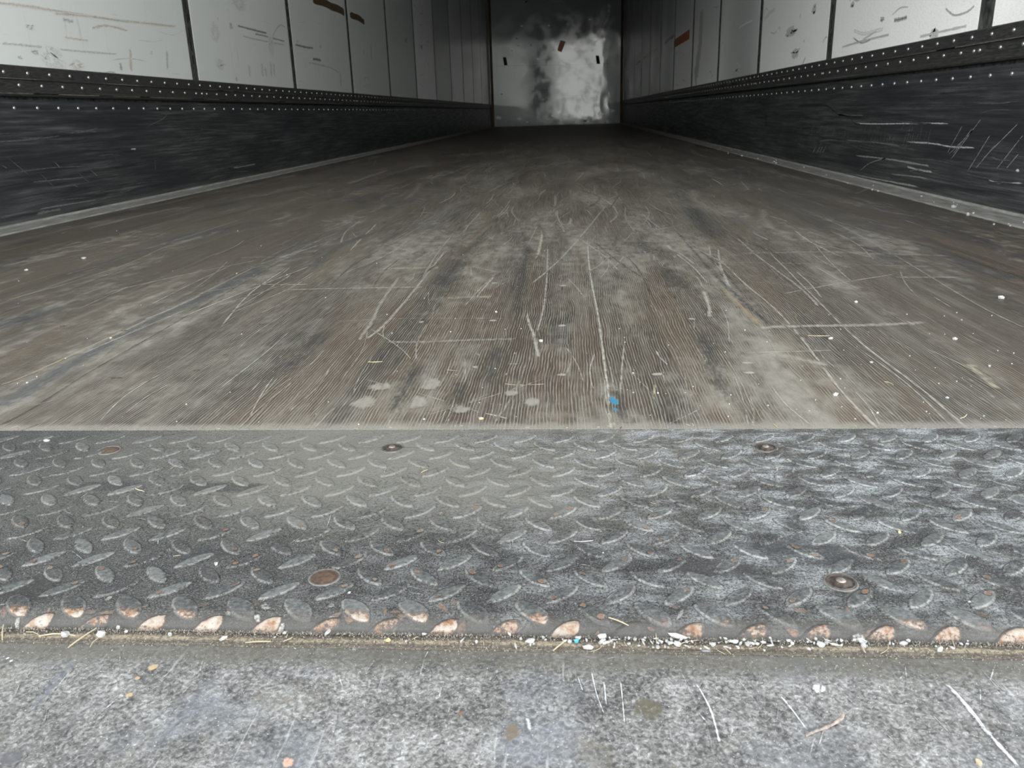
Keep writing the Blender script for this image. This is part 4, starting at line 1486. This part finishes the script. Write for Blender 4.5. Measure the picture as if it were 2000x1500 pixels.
def scatter(name, protos, spots, label, cat, group):
    made = []
    for i, (x, y, z) in enumerate(spots):
        k = i % len(protos)
        if i < len(protos):
            o = link(name, protos[k][0], protos[k][1])
            made.append(o)
        else:
            o = made[k].copy()
            COL.objects.link(o)
        o.location = (x, y, z)
        o.rotation_euler = (0, 0, R.uniform(0, 6.28))
        s_ = R.uniform(.45, 1.3) * (1.7 if R.random() < .12 else 1)
        o.scale = (s_, s_, s_)
        tag(o, label, cat, group)


# white flakes heaped in the groove, thick in the middle and right
sp = []
while len(sp) < 150:
    px = R.triangular(850, 1960, 1330) if R.random() < .8 else R.uniform(60, 1990)
    py = 1240 + (px - 1000) * .012 + R.triangular(-14, 26, 14)
    z = GZ if py > 1246 + (px - 1000) * .012 else -.0044
    q = on_z(px, py, z)
    if not (WY0 + .0005 < q[1] < WY1 - .0005):
        continue
    sp.append((q[0], q[1], z))
scatter('foam_flake', [(flake_bm(50 + i, .0009 + .0006 * (i % 4), .0006 + .0004 * (i % 3), .0010), M['foam']) for i in range(7)], sp,
        'small white flake in the groove in front of the tread plate', 'flake', 'white flakes in the groove')
sp = [(*on_z(R.uniform(1180, 1990), R.uniform(600, 830)), 0) for i in range(85)]
scatter('foam_flake', [(flake_bm(70 + i, .0011, .0008, .0009), M['foam']) for i in range(5)], sp,
        'tiny white crumb on the right part of the wooden floor', 'crumb', 'white crumbs on the floor at right')
sp = [(*on_z(R.uniform(20, 1100), R.uniform(450, 830)), 0) for i in range(60)]
scatter('foam_flake', [(flake_bm(80 + i, .0011, .0009, .0009), M['foam']) for i in range(5)], sp,
        'tiny white crumb on the left part of the wooden floor', 'crumb', 'white crumbs on the floor at left')
sp = []
while len(sp) < 46:
    q = (W - R.uniform(.03, .12), 1.6 + 4.5 * R.random() ** 1.5)
    sp.append((q[0], q[1], .0035 if q[0] > W - .085 else .0))
scatter('foam_flake', [(flake_bm(90 + i, .0035, .0030, .003), M['foam']) for i in range(4)], sp,
        'white crumb on the pale strip along the right kick plate', 'crumb', 'white crumbs along the right edge strip')
sp = [(*on_z(R.uniform(20, 1980), R.uniform(850, 1180)), 0) for i in range(26)]
scatter('straw', [(straw_bm(60 + i, .0025 + .001 * i, .00016), M['straw']) for i in range(3)] + [(flake_bm(99, .0008, .0006, .0006), M['foam'])], sp,
        'tiny speck of straw or grit on the tread plate', 'straw', 'straw specks on the tread plate')
sp = [(R.uniform(1.0, 1.85), PLATE_Y + R.uniform(.0012, .010), 0) for i in range(40)]
scatter('straw', [(straw_bm(120 + i, .002 + .0014 * i, .0002), M['straw']) for i in range(3)], sp,
        'tiny straw piece along the joint of wooden floor and tread plate', 'straw', 'straw along the plate joint')
sp = []
while len(sp) < 24:
    px, py = R.uniform(20, 1980), R.uniform(1236, 1276)
    q = on_z(px, py, GZ)
    if WY0 < q[1] < WY1 - .001:
        sp.append((q[0], q[1], GZ + .0001))
scatter('straw', [(straw_bm(140 + i, .004 + .0025 * i, .00022), M['straw']) for i in range(4)], sp,
        'tiny straw piece in the groove in front of the tread plate', 'straw', 'straw pieces in the groove')

# uncountable fine grit in the groove and along the joint
bm = new_bm()


def grain(x, y, z, r):
    a = [bm.verts.new((x + R.uniform(-r, r), y + R.uniform(-r, r), z + (r * 1.2 if k == 3 else -r * .3))) for k in range(4)]
    for f_ in ((0, 1, 3), (1, 2, 3), (2, 0, 3)):
        bm.faces.new([a[i] for i in f_])


for i in range(8000):
    x = R.uniform(1.14, 1.76)
    y = WY1 - .0005 - abs(R.gauss(0, .0022)) if R.random() < .6 else R.uniform(WY0 - .001, WY1)
    if y < WY0 - .002:
        continue
    grain(x, y, GZ if y > WY0 + .003 else SILL_Z + .0002, R.uniform(.00015, .0006))
gr = link('grit', bm, M['grit'], None, (1.45, .356, GZ))
tag(gr, 'fine grey-brown grit filling the groove below the tread plate nose', 'grit', kind='stuff')

# ================================================================== OUTSIDE (behind the camera, lights and mirrors in)
bm = new_bm()
v = [bm.verts.new(p) for p in ((-40, -60, -1.25), (40, -60, -1.25), (40, 24, -1.25), (-40, 24, -1.25))]
bm.faces.new(v)
g_ = link('yard_ground', bm, M['ground'])
g_['kind'] = 'structure'
bm = new_bm()
box(bm, (-2.1, -20, -.15), (.58, -8, 3.3))  # dark trailer added out of view, sets the left edge of the front wall reflection
for sx in (-2.0, .28):                        # wheels and rear frame of the added trailer
    for yy in (-9.6, -10.9):
        vs_ = []
        for k in range(20):
            t = 2 * math.pi * k / 20
            vs_.append((yy + math.cos(t) * .5, -.75 + math.sin(t) * .5))
        a = [bm.verts.new((sx, y, z)) for y, z in vs_]
        b = [bm.verts.new((sx + .25, y, z)) for y, z in vs_]
        for k in range(20):
            bm.faces.new((a[k], a[(k + 1) % 20], b[(k + 1) % 20], b[k]))
        bm.faces.new(a)
        bm.faces.new(b[::-1])
box(bm, (-2.05, -8.02, -.75), (.53, -7.95, -.15))
o = link('added_trailer', bm, M['added_dark'], None, (-1, -14, -1.25))
tag(o, 'unseen dark trailer shape added behind the opening for the front wall reflection', 'trailer')
